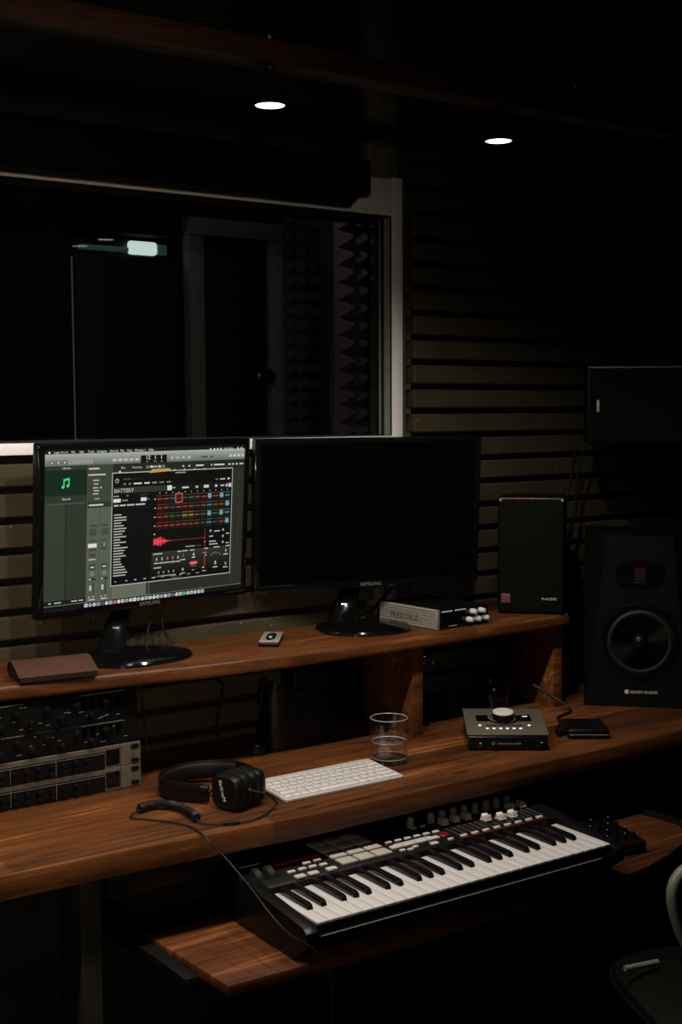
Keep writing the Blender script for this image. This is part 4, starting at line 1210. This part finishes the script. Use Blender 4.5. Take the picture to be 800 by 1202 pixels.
# cord: cup -> jack -> thick coil -> loop -> off the desk and down past the tray
def hl(p): return hpw(*p)
b = MB(); w = [(1.219, 1.993, 0.790), (1.238, 1.978, 0.785), (1.262, 1.975, 0.765), (1.262, 1.985, 0.7535), (1.225, 1.958, 0.7530), (1.189, 1.944, 0.7530), (1.160, 1.945, 0.7530), (1.136, 1.955, 0.7530), (1.108, 1.985, 0.7535), (1.106, 1.998, 0.757)]
b.tube([hl(p) for p in w], 0.0017, 8); cd = b.build('cord', CABLEB, hp)
b = MB(); j0, j1 = Vector(hl((1.165, 1.9445, 0.7545))), Vector(hl((1.136, 1.955, 0.7545))); b.tube([j0, j0.lerp(j1, .15), j0.lerp(j1, .5), j0.lerp(j1, .85), j1], 0.0036, 10, taper=lambda q: 1 if .1 < q < .9 else .6); b.build('jack', BLKM, cd)
# coil: helix round a bowed path
axis = catmull([Vector(hl(p)) for p in ((1.107, 1.998, 0.760), (1.112, 2.030, 0.760), (1.112, 2.070, 0.760), (1.104, 2.098, 0.760), (1.078, 2.115, 0.760), (1.048, 2.108, 0.760))], sub=20)
b = MB(); hel = []
turns = 30; npt = turns * 10
for i in range(npt + 1):
    q = i / npt * (len(axis) - 1); k = min(int(q), len(axis) - 2); p = axis[k].lerp(axis[k + 1], q - k)
    t = (axis[k + 1] - axis[k]).normalized(); x = t.cross(Vector((0, 0, 1))).normalized(); u_ = x.cross(t)
    a = 2 * PI * turns * i / npt
    hel.append(p + x * math.cos(a) * 0.0065 + u_ * math.sin(a) * 0.0065)
b.tube(hel, 0.0021, 6, smooth=False); b.tube(axis, 0.0055, 8, smooth=False)
b.build('coiled_cord', CABLE, hp)
b = MB(); w = [(1.048, 2.108, 0.757), (1.028, 2.100, 0.7535), (1.022, 2.086, 0.7527), (1.036, 2.068, 0.7527), (1.070, 2.020, 0.7527), (1.085, 1.975, 0.7527), (1.081, 1.945, 0.7530), (1.080, 1.926, 0.7525), (1.083, 1.908, 0.742), (1.098, 1.888, 0.722), (1.106, 1.845, 0.698), (1.104, 1.795, 0.682), (1.103, 1.755, 0.666), (1.116, 1.715, 0.639), (1.150, 1.698, 0.612), (1.176, 1.692, 0.583), (1.182, 1.690, 0.55), (1.186, 1.690, 0.50), (1.180, 1.70, 0.42), (1.16, 1.72, 0.3)]
b.tube([hl(p) for p in w], 0.0016, 8); b.build('cord', CABLEB, hp)

# ------------------------------------------------------------------ audio interface
ai = thing('audio_interface', 'bronze grey desktop audio interface with large silver volume knob', 'audio interface', (1.817, 2.078, TD + .0004), rad(-36.9))
W_, D_ = 0.176, 0.160
sidep = [(0.004, 0.004), (D_ - 0.004, 0.004), (D_, 0.010), (D_, 0.052), (D_ - 0.002, 0.0535), (0.003, 0.0345), (0.0, 0.030)]
b = MB(); ext_x(b, sidep, 0.003, W_ - 0.003, 0.001); b.build('case', BLKS, ai)
b = MB()
for x in (0.02, W_ - 0.02):
    for y in (0.02, D_ - 0.02): b.lathe([(0, 0), (0.008, 0), (0.008, 0.0045), (0, 0.0045)], 14, M=Matrix.Translation((x, y, 0)))
b.build('rubber_feet', RUBBER, ai)
ang = math.atan2(0.0535 - 0.0345, D_ - 0.005)
TP = Matrix.Translation((0, 0.001, 0.0347)) @ Matrix.Rotation(ang, 4, 'X')
TL = D_ / math.cos(ang) - 0.001
b = MB(TP); b.box2((0, -0.001, 0.0), (W_, TL, 0.0022), 0.0008); b.build('top_plate', APOLLO, ai)
b = MB(TP)
b.box2((0.026, 0.078, 0.0021), (0.056, 0.116, 0.0027), 0.0002, seg=1); b.box2((0.114, 0.078, 0.0021), (0.148, 0.116, 0.0027), 0.0002, seg=1)
dsp = b.build('display', BLKG, ai)
b = MB(TP); b.box2((0.130, 0.105, 0.0028), (0.141, 0.109, 0.0030)); b.build('lit_text', LEDW, dsp)
b = MB(TP); b.box2((0.046, 0.050, 0.0021), (0.124, 0.0555, 0.0026), 0.0002, seg=1); b.build('meter_slot', BLKM, ai)
kc = (0.086, 0.094)
b = MB(TP); b.lathe([(0.0345, 0.0), (0.0345, 0.0028), (0.031, 0.0036), (0.031, 0.0020)], 48, M=Matrix.Translation((kc[0], kc[1], 0.0020))); b.build('knob_collar', BLKG, ai)
b = MB(TP); b.lathe([(0.0235, 0.002), (0.024, 0.004), (0.0235, 0.015), (0.0225, 0.0165)], 48, M=Matrix.Translation((kc[0], kc[1], 0.0022))); kn = b.build('knob', BLKS, ai)
b = MB(TP); b.lathe([(0.0232, 0.0155), (0.0225, 0.0178), (0.018, 0.0186), (0.0, 0.0182)], 48, M=Matrix.Translation((kc[0], kc[1], 0.0022))); b.build('knob_top', KTOP, kn)
b = MB(TP)
for k in range(9):
    a = rad(140 + 11 * k); b.lathe([(0, 0.0009), (0.0011, 0.0007), (0.0014, 0)], 8, M=Matrix.Translation((kc[0] + 0.0325 * math.cos(a), kc[1] + 0.0325 * math.sin(a), 0.0056)))
b.build('level_leds', LEDG, ai)
b0 = None
for x, y, w_ in [(0.046 + 0.0145 * k, 0.0335, 0.0062) for k in range(6)] + [(0.031, 0.0525, 0.006), (0.139, 0.0525, 0.006)]:
    p = TP @ Vector((x, y, 0.0021))
    if b0 is None:
        q = MB(Matrix.Rotation(ang, 4, 'X')); q.box2((-0.0030, -0.0024, 0), (0.0030, 0.0024, 0.0016), 0.0005, seg=1); b0 = q.build('button', LEDW, ai, loc=p)
    else: copy_part(b0, ai, p)
b = MB(); b.text('universal audio', 0.0085, front((0.090, -0.0003, 0.0145)), ext=0.02, align='CENTER'); b.lathe([(0.0035, 0), (0.0035, .0005), (0.0025, .0006), (0.0025, 0)], 16, M=Matrix.Translation((0.056, 0.0001, 0.0172)) @ RX); b.build('lettering', GTEXT, ai)
for x in (0.026, 0.150):
    b = MB(); b.lathe([(0.0045, 0.0), (0.0045, 0.001), (0.008, 0.002), (0.0085, 0.001), (0.0085, 0)], 20, M=Matrix.Translation((x, 0.0004, 0.0175)) @ RX); b.build('jack_socket', DARKMETAL, ai)
b = MB(); b.box2((0.026, -0.0006, 0.0165), (0.030, 0.0003, 0.0182)); b.box2((0.158, -0.0006, 0.0185), (0.162, 0.0003, 0.020)); b.build('front_mark', WTEXT, ai)

# black drive with cable
dv = thing('external_drive', 'small black box on the desk right of the audio interface', 'drive', (2.060, 2.018, TD + .0004), rad(-36.5))
b = MB(); b.box2((0, 0, 0.002), (0.094, 0.105, 0.024), 0.007, seg=4); b.build('case', BLKS, dv)
b = MB(); b.box2((0.004, -0.0012, 0.010), (0.090, 0.001, 0.0115), 0.0004, seg=1); b.build('seam', GTEXT, dv)
b = MB(); b.box2((0.006, 0.006, 0), (0.088, 0.099, 0.0025), 0.001); b.build('foot_pad', RUBBER, dv)
b = MB(); b.tube([(-0.016, 0.026, 0.008), (-0.013, 0.035, 0.008), (0.0, 0.042, 0.010)], 0.007, 10); b.build('plug', BLKM, dv)
cable([(2.088, 2.047, 0.758), (2.078, 2.060, 0.754), (2.090, 2.085, 0.7535), (2.135, 2.118, 0.7535), (2.160, 2.140, 0.7535), (2.186, 2.173, 0.7535), (2.243, 2.192, 0.7535), (2.262, 2.212, 0.757), (2.252, 2.240, 0.775), (2.235, 2.30, 0.800), (2.205, 2.345, 0.818), (2.182, 2.352, 0.800)], 0.0036, 'black cable looping from the small box back under the shelf', name='cable')

# things in the dark under the shelf
jar = thing('gloss_jar', 'glossy black cylinder under the shelf behind the audio interface', 'container', (2.140, 2.350, TD + .0004))
b = MB(); b.lathe([(0, 0), (0.036, 0), (0.038, 0.003), (0.038, 0.062), (0.036, 0.065), (0.0, 0.065)], 36); b.build('body', BLKG, jar)
b = MB(); b.lathe([(0.039, 0.0655), (0.039, 0.080), (0.036, 0.084), (0.0, 0.085)], 36); b.build('lid', BLKG, jar)
coilm = MB()
for k in range(5):
    r_ = 0.050 - 0.002 * k
    coilm.tube([(2.035 + r_ * math.cos(2 * PI * i / 20) * 1.15, 2.385 + r_ * math.sin(2 * PI * i / 20), TD + 0.0045 + 0.0082 * k + 0.002 * math.sin(3 * 2 * PI * i / 20 + k)) for i in range(20)], 0.0040, 8, closed=True)
tag(coilm.build('coiled_cable', CABLE), 'coil of black cable lying under the shelf right of the divider', 'cable')
bg = thing('black_bag', 'limp black bag with zip slumped under the shelf', 'bag', (1.575, 2.372, TD + .0004))
bm = bmesh.new(); bmesh.ops.create_cube(bm, size=1.0)
bmesh.ops.subdivide_edges(bm, edges=bm.edges[:], cuts=9, use_grid_fill=True)
rn = random.Random(5)
for v in bm.verts:
    x, y, z = v.co
    q = z + 0.5
    k = (1 - 0.22 * q) * (1 + 0.10 * math.sin(q * PI))
    sx = 0.185 * k; sy = 0.080 * (1 - 0.55 * q) * (1 + 0.15 * math.sin(q * PI))
    px = x * sx * (1 - 0.12 * (2 * y) ** 4); py = y * sy * (1 - 0.25 * (2 * x) ** 4)
    pz = q * (0.135 - 0.035 * (x + 0.5) + 0.006 * math.sin(9 * x))
    wob = 0.004 * math.sin(23 * x + 9 * z) * math.cos(17 * z + 5 * y)
    v.co = (px, py + wob, max(0.0, pz))
b = MB(); b.add_bm(bm); b.build('body', mat('bag_fabric', (0.009, 0.009, 0.010), 0.5, spec=0.4, bump=(60, 0.4)), bg)
b = MB(); b.tube([(-0.075, -0.006, 0.128), (-0.03, -0.008, 0.124), (0.02, -0.010, 0.113), (0.062, -0.010, 0.105)], 0.0022, 8); b.build('zip', DARKMETAL, bg)
b = MB(); b.tube([(-0.068, 0.0, 0.130), (-0.088, -0.004, 0.150), (-0.104, -0.014, 0.128), (-0.112, -0.024, 0.10)], 0.004, 8); b.build('strap', LEATHD, bg)
bx = thing('black_case', 'flat black equipment case standing behind the bag', 'case', (1.600, 2.425, TD + .0004))
b = MB(); b.box2((0, 0, 0.003), (0.200, 0.060, 0.150), 0.006, seg=3); b.build('body', BLKM, bx)
b = MB(); b.box2((0.0, -0.001, 0.098), (0.200, 0.061, 0.1005), 0.0005, seg=1); b.build('lid_seam', RUBBER, bx)
b = MB()
for x in (0.03, 0.17): b.box2((x - 0.012, 0.012, 0), (x + 0.012, 0.048, 0.0035), 0.001)
b.build('rubber_feet', RUBBER, bx)
tn = thing('metal_tin', 'short round dark tin with grey side standing before the bag', 'tin', (1.440, 2.330, TD + .0004))
b = MB(); b.lathe([(0, 0), (0.0185, 0), (0.019, 0.001), (0.019, 0.017), (0, 0.017)], 32); b.build('body', DARKMETAL, tn)
b = MB(); b.lathe([(0.0200, 0.0172), (0.0200, 0.024), (0.019, 0.0255), (0, 0.026)], 32); b.build('lid', BLKS, tn)

# ------------------------------------------------------------------ MIDI keyboard on the tray
mk = thing('midi_keyboard', 'black MIDI keyboard with pads, faders and piano keys on the tray', 'midi keyboard', (1.146, 1.706, TT + .0004), rad(-1.4))
BW, BD = 0.737, 0.311
b = MB()
ext_x(b, [(0.045, 0.005), (BD - 0.012, 0.005), (BD, 0.016), (BD, 0.080), (BD - 0.006, 0.086), (0.172, 0.083), (0.166, 0.079), (0.164, 0.0635), (0.013, 0.0635), (0.013, 0.050), (0.006, 0.046), (0.006, 0.034)], 0.012, BW - 0.012, 0.0012)
body = b.build('body', BLKM, mk)
for x0, x1 in ((0.0, 0.0255), (BW - 0.0255, BW)):
    b = MB(); ext_x(b, [(0.040, 0.004), (BD - 0.014, 0.004), (BD + 0.001, 0.018), (BD + 0.001, 0.082), (BD - 0.006, 0.0885), (0.172, 0.0855), (0.150, 0.079), (0.012, 0.066), (0.001, 0.058), (0.001, 0.034)], x0, x1, 0.002); b.build('end_cheek', BLKS, mk)
b = MB(); b.box2((0.026, 0.0035, 0.041), (BW - 0.026, 0.0075, 0.0505), 0.0008, seg=1); b.build('front_rail', BLKS, mk)
b = MB(); b.box2((0.030, 0.0022, 0.0475), (BW - 0.060, 0.0034, 0.0490), 0.0003, seg=1); b.build('key_slip_line', KNOBG, mk)
b = MB()
for x in (0.05, BW - 0.05):
    for y in (0.07, BD - 0.04): b.lathe([(0, 0), (0.012, 0), (0.012, 0.0052), (0, 0.0052)], 16, M=Matrix.Translation((x, y, 0)))
b.build('rubber_feet', RUBBER, mk)
# white keys
KX0, KP = 0.0275, 0.6815 / 29
w0 = MB(); w0.box2((0.0006, 0.010, 0.0645), (KP - 0.0006, 0.161, 0.0695), 0.0010); pass
k0 = w0.build('white_key', WKEY, mk, loc=(KX0, 0, 0))
for i in range(1, 29): copy_part(k0, mk, (KX0 + KP * i, 0, 0))
bk = MB(); ext_x(bk, [(0.062, 0.066), (0.161, 0.066), (0.161, 0.0805), (0.072, 0.0790), (0.066, 0.0765)], -0.0055, 0.0055, 0.0014)
b0 = None
for o_ in range(4):
    for d in (1, 2, 4, 5, 6):
        x = KX0 + KP * (7 * o_ + d) + {1: -0.0022, 2: 0.0022, 4: -0.003, 5: 0, 6: 0.003}[d]
        if b0 is None: b0 = bk.build('black_key', BKEY, mk, loc=(x, 0, 0))
        else: copy_part(b0, mk, (x, 0, 0))
def zt(v): return 0.0832 + (v - 0.172) * (0.0866 - 0.0832) / (BD - 0.006 - 0.172)   # height of the panel
def rect_part(name, w_, d_, h_, mat_, pts, bev=0.0012):
    o0 = None
    for x, y in pts:
        if o0 is None:
            q = MB(); q.box2((-w_ / 2, -d_ / 2, -0.001), (w_ / 2, d_ / 2, h_), bev); o0 = q.build(name, mat_, mk, loc=(x, y, zt(y)))
        else: copy_part(o0, mk, (x, y, zt(y)))
rect_part('pad', 0.0345, 0.0295, 0.0042, PAD, [(0.209 + 0.0393 * i, 0.190 + 0.0345 * j) for i in range(3) for j in range(3)], 0.002)
rect_part('pad', 0.0345, 0.0275, 0.0020, KNOBG, [(0.209 + 0.0393 * i, 0.2925) for i in range(3)], 0.0009)
rect_part('button', 0.0155, 0.0085, 0.0034, BTN, [(0.095, 0.199), (0.119, 0.2005), (0.141, 0.2), (0.163, 0.198), (0.141, 0.221), (0.165, 0.223)])
rect_part('button', 0.0205, 0.0125, 0.0036, BTN, [(0.097, 0.173), (0.125, 0.173), (0.164, 0.173)])
rect_part('button', 0.0145, 0.0085, 0.0032, BTN, [(0.330 + 0.0228 * i, 0.2255 - 0.0005 * i) for i in range(6)])
rect_part('button', 0.0265, 0.0135, 0.0036, BTN, [(0.329 + 0.0292 * i, 0.1975) for i in range(4)])
rect_part('button', 0.0290, 0.0060, 0.0034, BTN, [(0.343 + 0.0292 * i, 0.2055) for i in range(3)])
rect_part('button', 0.0165, 0.0110, 0.0034, BTN, [(0.402, 0.1745)])
rect_part('button', 0.0120, 0.0075, 0.0034, BTN, [(0.328, 0.177), (0.344, 0.1735), (0.360, 0.179), (0.443, 0.175), (0.420, 0.264), (0.443, 0.264)])
rect_part('button', 0.0150, 0.0085, 0.0036, BTN, [(0.477 + 0.02835 * i, 0.1765) for i in range(8)])
for i in range(8):
    b = MB(); b.box2((0.470 + 0.02835 * i, 0.1672, zt(.17) - .001), (0.488 + 0.02835 * i, 0.1712, zt(.17) + 0.0010), 0.0003, seg=1); b.build('red_stripe', REDB, mk)
b = MB(); b.box2((0.086, 0.1642 + .0045, zt(.17) - .001), (0.136, 0.1642 + .0075, zt(.17) + 0.0010), 0.0003, seg=1); b.build('red_stripe', REDP, mk); b = MB(); b.box2((0.153, 0.1642 + .0045, zt(.17) - .001), (0.176, 0.1642 + .0075, zt(.17) + 0.0010), 0.0003, seg=1); b.build('red_stripe', REDP, mk); b = MB()
b.box2((0.086, 0.2400, zt(.24) - .001), (0.184, 0.2505, zt(.25) + 0.0012), 0.0004, seg=1)
b.build('red_stripe', REDP, mk)
b = MB(); b.lathe([(0, -.001), (0.0115, -.001), (0.0115, 0.0035), (0.010, 0.0052), (0, 0.0056)], 28, M=Matrix.Translation((0.444, 0.198, zt(.2)))); b.build('record_button', REDB, mk)
# display
b = MB(); b.box2((0.080, 0.258, zt(.26) - .001), (0.184, 0.300, zt(.3) + 0.0012), 0.0005, seg=1); b.build('display', BLKG, mk)
b = MB(); b.text('AKAI professional', 0.0095, topface((0.086, 0.2615, zt(.28) + .0014)), ext=0.01); b.text('MPK49', 0.010, topface((0.34, 0.292, zt(.29) + .0002)), ext=0.01); b.build('lettering', GTEXT, mk)
# wheels
for x in (0.032, 0.058):
    q = MB(); q.lathe([(0.0, -0.0075), (0.020, -0.0075), (0.0225, -0.006), (0.0225, 0.006), (0.020, 0.0075), (0.0, 0.0075)], 32, M=Matrix.Rotation(PI / 2, 4, 'Y')); q.build('wheel', RUBBER, mk, loc=(x, 0.222, 0.0745))
b = MB(); b.box2((0.020, 0.195, zt(.2) - 0.001), (0.070, 0.250, zt(.25) + 0.0008), 0.001, seg=1); b.build('wheel_plate', BLKS, mk)
b = MB(); b.box2((0.010, 0.266, zt(.266) - 0.001), (0.068, 0.270, zt(.27) + 0.0009), 0.0004, seg=1); b.build('panel_line', KNOBG, mk)
# knobs
kq = MB(); kq.lathe([(0.0075, -0.001), (0.0085, 0.001), (0.0068, 0.016), (0.0062, 0.0195), (0.0048, 0.0205), (0, 0.0206)], 20)
k0 = None
for x in [0.420] + [0.472 + 0.0288 * i for i in range(8)]:
    if k0 is None: k0 = kq.build('knob', KNOBG, mk, loc=(x, 0.274, zt(.274)))
    else: copy_part(k0, mk, (x, 0.274, zt(.274)))
# faders with ridged cream caps
fq = MB()
fq.prism([(-0.0078, -0.0095), (0.0078, -0.0095), (0.0078, 0.0095), (-0.0078, 0.0095)], 0.004, 0.0075, 0.0008)
ext_x(fq, [(-0.0085, 0.0075), (-0.0065, 0.0170), (-0.0028, 0.0150), (0.0028, 0.0150), (0.0065, 0.0170), (0.0085, 0.0075)], -0.0076, 0.0076, 0.0008)
for i in range(-1, 2): fq.box((i * 0.0045, -0.0080, 0.0115), (0.0012, 0.0022, 0.008))
k0 = None
fpos = [(0.482, 0.247), (0.512, 0.248), (0.541, 0.247), (0.570, 0.219), (0.600, 0.208), (0.629, 0.207), (0.657, 0.247), (0.686, 0.245)]
for x, y in fpos:
    if k0 is None: k0 = fq.build('fader_cap', FADER, mk, loc=(x, y, zt(y) - 0.002))
    else: copy_part(k0, mk, (x, y, zt(y) - 0.002))
b = MB()
for x, _ in fpos: b.box2((x - 0.0012, 0.185, zt(.185) - .001), (x + 0.0012, 0.256, zt(.22) + 0.0006))
b.build('fader_slot', RUBBER, mk)
b = MB()
for x, _ in fpos:
    for j in range(9):
        for s_ in (-1, 1): b.box2((x + s_ * 0.0075 - 0.0028, 0.188 + 0.0075 * j, zt(.2) - .001), (x + s_ * 0.0075 + 0.0028, 0.1893 + 0.0075 * j, zt(.188 + .0075 * j) + 0.0004))
b.build('fader_scale', GTEXT, mk)

# small mixer right of it
mx_ = thing('mini_mixer', 'small black controller with knobs on the tray beside the piano keys', 'controller', (1.908, 1.782, TT + .0004), rad(-13))
b = MB(); ext_x(b, [(0.0, 0.004), (0.004, 0.002), (0.136, 0.002), (0.140, 0.006), (0.140, 0.032), (0.004, 0.026), (0.0, 0.023)], 0, 0.118, 0.0015); b.build('case', BLKS, mx_)
b = MB()
for x in (0.015, 0.103):
    for y in (0.02, 0.12): b.lathe([(0, 0), (0.006, 0), (0.006, 0.0025), (0, 0.0025)], 12, M=Matrix.Translation((x, y, 0)))
b.build('rubber_feet', RUBBER, mx_)
kq = MB(); kq.lathe([(0.0048, 0), (0.0052, 0.001), (0.0042, 0.011), (0.0030, 0.012), (0, 0.012)], 14)
cq = MB(); cq.lathe([(0.0022, 0.0), (0.002, 0.0008), (0, 0.001)], 10)
k0 = None
for i in range(5):
    for j in range(4):
        p = (0.016 + 0.0215 * i, 0.022 + 0.031 * j, 0.0262 + 0.0062 * (0.022 + 0.031 * j) / 0.14)
        if k0 is None:
            k0 = kq.build('knob', BLKG, mx_, loc=p); c0 = cq.build('knob_cap', GTEXT, k0, loc=(0, 0, 0.0119))
        else:
            k1 = copy_part(k0, mx_, p)
            if (i + j) % 2: copy_part(c0, k1, (0, 0, 0.0119))

# ------------------------------------------------------------------ office chair at the lower right
ch = thing('office_chair', 'black leather office chair with grey loop armrest beside the desk', 'chair', (1.86, 1.36, 0.0), rad(-25))
def pillow(mb, c, s, p=4.0, n=28, m=12, mat_=0, M=None):
    vs, fs = [], []
    for k in range(m + 1):
        ph = -PI / 2 + PI * k / m
        for i in range(n):
            th = 2 * PI * i / n
            f_ = lambda a, e: math.copysign(abs(a) ** e, a)
            e1, e2 = 2 / 3.0, 2 / p
            vs.append((c[0] + s[0] * f_(math.cos(ph), e1) * f_(math.cos(th), e2), c[1] + s[1] * f_(math.cos(ph), e1) * f_(math.sin(th), e2), c[2] + s[2] * f_(math.sin(ph), e1)))
    for k in range(m):
        for i in range(n):
            j = (i + 1) % n; fs.append((k * n + i, k * n + j, k * n + n + j, k * n + n + i))
    mb.add(vs, fs, mat_, M)
b = MB(); pillow(b, (0.012, 0, 0.445), (0.232, 0.225, 0.045)); st = b.build('seat', CHAIRB, ch)
b = MB(); loop = [(0.012 + 0.233 * math.copysign(abs(math.cos(2 * PI * i / 40)) ** .5, math.cos(2 * PI * i / 40)), 0.226 * math.copysign(abs(math.sin(2 * PI * i / 40)) ** .5, math.sin(2 * PI * i / 40)), 0.452) for i in range(40)]
b.tube(loop, 0.004, 6, smooth=False, closed=True); b.build('seat_piping', CHAIRB, st)
b = MB(); b.lathe([(0.0, 0.395), (0.09, 0.395), (0.09, 0.385), (0.03, 0.37), (0.026, 0.36), (0.026, 0.10), (0.03, 0.095), (0, 0.095)], 24); b.build('gas_column', DARKMETAL, ch)
for k in range(5):
    a = 2 * PI * k / 5 + 0.3
    b = MB(); b.tube([(0.02 * math.cos(a), 0.02 * math.sin(a), 0.11), (0.16 * math.cos(a), 0.16 * math.sin(a), 0.095), (0.29 * math.cos(a), 0.29 * math.sin(a), 0.068)], 0.022, 10, taper=lambda q: 1 - 0.35 * q); lg = b.build('leg', BLKS, ch)
    b = MB(); b.lathe([(0, -0.022), (0.024, -0.022), (0.026, -0.018), (0.026, 0.018), (0.024, 0.022), (0, 0.022)], 20, M=Matrix.Translation((0.29 * math.cos(a), 0.29 * math.sin(a), 0.027)) @ Matrix.Rotation(a, 4, 'Z') @ Matrix.Rotation(PI / 2, 4, 'X')); b.build('caster', BLKS, lg)
cha = rad(-25)
def chl(x, y, z):
    c_, s_ = math.cos(-cha), math.sin(-cha); dx, dy = x - 1.86, y - 1.36
    return Vector((c_ * dx - s_ * dy, s_ * dx + c_ * dy, z))
# loop arm standing on the side of the seat, egg shaped and narrowing downward
def arm(cx_, cy_, dirx, diry):
    pts = []
    for q, zz in ((0.015, 0.487), (-0.020, 0.515), (-0.046, 0.575), (-0.052, 0.615), (-0.038, 0.642), (-0.005, 0.655), (0.06, 0.660), (0.13, 0.655), (0.165, 0.635), (0.165, 0.60), (0.13, 0.55), (0.09, 0.50), (0.05, 0.483)):
        pts.append((cx_ + dirx * q, cy_ + diry * q, zz))
    return pts
b = MB(); pts = arm(1.862, 1.500, 0.985, -0.17)
b.tube([chl(*p) for p in pts], 0.0115, 12, closed=True); b.build('armrest', CHAIRG, ch)
b = MB(); b.tube([chl(p[0] + 0.10, p[1] - 0.36, p[2]) for p in pts], 0.0115, 12, closed=True); b.build('armrest', CHAIRG, ch)
b = MB(); pillow(b, (0.27, 0.0, 0.80), (0.045, 0.22, 0.27)); b.build('backrest', CHAIRB, ch)
b = MB(); b.tube([(0.10, 0, 0.39), (0.24, 0, 0.40), (0.30, 0, 0.46), (0.31, 0, 0.60)], 0.02, 10); b.build('back_bar', BLKS, ch)
rd = MB(); rd.tube([(1.700, 1.520, 0.4965), (1.733, 1.512, 0.4965), (1.768, 1.504, 0.4965)], 0.0055, 12, smooth=False)
tag(rd.build('pale_rod', CHAIRG), 'short pale rod lying at the edge of the black chair seat', 'rod')

# ------------------------------------------------------------------ lamps on a hanging beam
YL = 1.75
bmh = thing('hanging_beam', 'dark wooden beam hung below the ceiling carrying the spotlights', 'beam', (0, YL, 2.022))
b = MB(); b.box2((-0.7, -0.028, 0.0), (2.10, 0.028, 0.036), 0.004)
b.build('timber', BEAMW, bmh)
for x in (1.785, 0.3):
    b = MB(); b.tube([(x, 0, 0.078), (x, 0, 0.697)], 0.0016, 6, smooth=False); w_ = b.build('cable', DARKMETAL, bmh)
    b = MB(); b.tube([(x + 0.0075 * math.cos(2 * PI * i / 16), 0.0, 0.056 + 0.012 * math.sin(2 * PI * i / 16)) for i in range(16)], 0.0014, 6, smooth=False, closed=True)
    b.lathe([(0, 0.010), (0.003, 0.010), (0.003, 0), (0.005, 0)], 10, M=Matrix.Translation((x, 0, 0.068))); b.tube([(x, 0, 0.045), (x, 0, 0.0355)], 0.002, 6, smooth=False); b.build('carabiner', SILV, w_)
def lamp(x, label):
    t = thing('spotlight', label, 'lamp', (x, YL, 1.963), 0, 'cone spotlights under the beam')
    b = MB(); b.lathe([(0.0232, 0.0015), (0.0240, 0.0), (0.0258, 0.0), (0.0250, 0.004), (0.0120, 0.046), (0.010, 0.050), (0.009, 0.055), (0.010, 0.0588), (0, 0.0588)], 36); b.build('shade', LAMPB, t)
    b = MB(); b.lathe([(0.0, 0.0006), (0.0225, 0.0006), (0.0233, 0.0014), (0.0225, 0.003), (0, 0.003)], 36); b.build('lens', BULB, t)
    b = MB(); b.lathe([(0.006, 0.0951), (0.006, 0.099), (0.003, 0.102), (0.003, 0.108), (0, 0.109)], 12); b.build('fixing_bolt', SILV, t)
    l = bpy.data.lights.new('spotlight_beam', 'SPOT')
    l.energy = LP; l.color = (1.0, 0.91, 0.80); l.spot_size = rad(162); l.spot_blend = 0.60; l.shadow_soft_size = 0.022
    lo = bpy.data.objects.new('spotlight_beam', l); COL.objects.link(lo); lo.location = (0, 0, -0.004); lo.parent = t
LP = 24.5
FP = 66.0
lamp(1.118, 'lit black cone spotlight hanging above the monitors')
lamp(1.600, 'lit black cone spotlight nearer the slatted wall')
lamp(0.636, 'lit black cone spotlight beyond the left edge of the view')
lamp(0.154, 'lit black cone spotlight farthest along the beam to the left')

# standing lamp behind the viewer that lights the fronts
fl = thing('standing_lamp', 'black standing spotlight on a pole behind the viewer', 'lamp', (-0.45, -0.95, 0.0), rad(-29))
b = MB(); b.lathe([(0, 0), (0.14, 0), (0.14, 0.012), (0.02, 0.02), (0.012, 0.03), (0.012, 1.60), (0, 1.60)], 32); b.build('pole', LAMPB, fl)
HM = Matrix.Translation((0, 0, 1.66)) @ Matrix.Rotation(rad(82.6), 4, 'X')
b = MB(HM); b.lathe([(0.0, 0.14), (0.035, 0.14), (0.05, 0.10), (0.075, -0.02), (0.073, -0.02), (0.048, 0.09), (0.0, 0.10)], 32); b.build('shade', LAMPB, fl)
b = MB(HM); b.lathe([(0.0, 0.02), (0.045, 0.02), (0.05, 0.03), (0, 0.05)], 24); b.build('lens', BULB, fl)
l = bpy.data.lights.new('standing_beam', 'SPOT'); l.energy = FP; l.color = (1.0, 0.84, 0.64); l.spot_size = rad(50); l.spot_blend = 1.0; l.shadow_soft_size = 0.05
lo = bpy.data.objects.new('standing_beam', l); COL.objects.link(lo); lo.parent = fl
lo.location = (0.0, 0.03, 1.655); lo.rotation_euler = (rad(84), 0, rad(11))

# added fill lights beyond the glass, with no fixture behind either
l = bpy.data.lights.new('far_room_fill', 'POINT'); l.energy = 0.6; l.color = (0.9, 1.0, 0.92); l.shadow_soft_size = 0.15
lo = bpy.data.objects.new('far_room_fill', l); COL.objects.link(lo); lo.location = (1.5, 3.4, 2.55)
l = bpy.data.lights.new('foam_fill', 'POINT'); l.energy = 2.6; l.color = (1.0, 0.86, 0.92); l.shadow_soft_size = 0.08
lo = bpy.data.objects.new('foam_fill', l); COL.objects.link(lo); lo.location = (1.75, 2.85, 2.5)

w = bpy.data.worlds.new('world'); SC.world = w; w.use_nodes = True
w.node_tree.nodes['Background'].inputs['Color'].default_value = (0.0, 0.0, 0.0, 1)
SC.view_settings.view_transform = 'Standard'
SC.view_settings.look = 'None'
SC.view_settings.exposure = 0.0
SC.view_settings.gamma = 1.0
SC.view_settings.use_curve_mapping = False
SC.cycles.max_bounces = 10
SC.cycles.transmission_bounces = 10
SC.cycles.transparent_max_bounces = 12
SC.cycles.use_denoising = True
SC.cycles.sample_clamp_indirect = 3.0
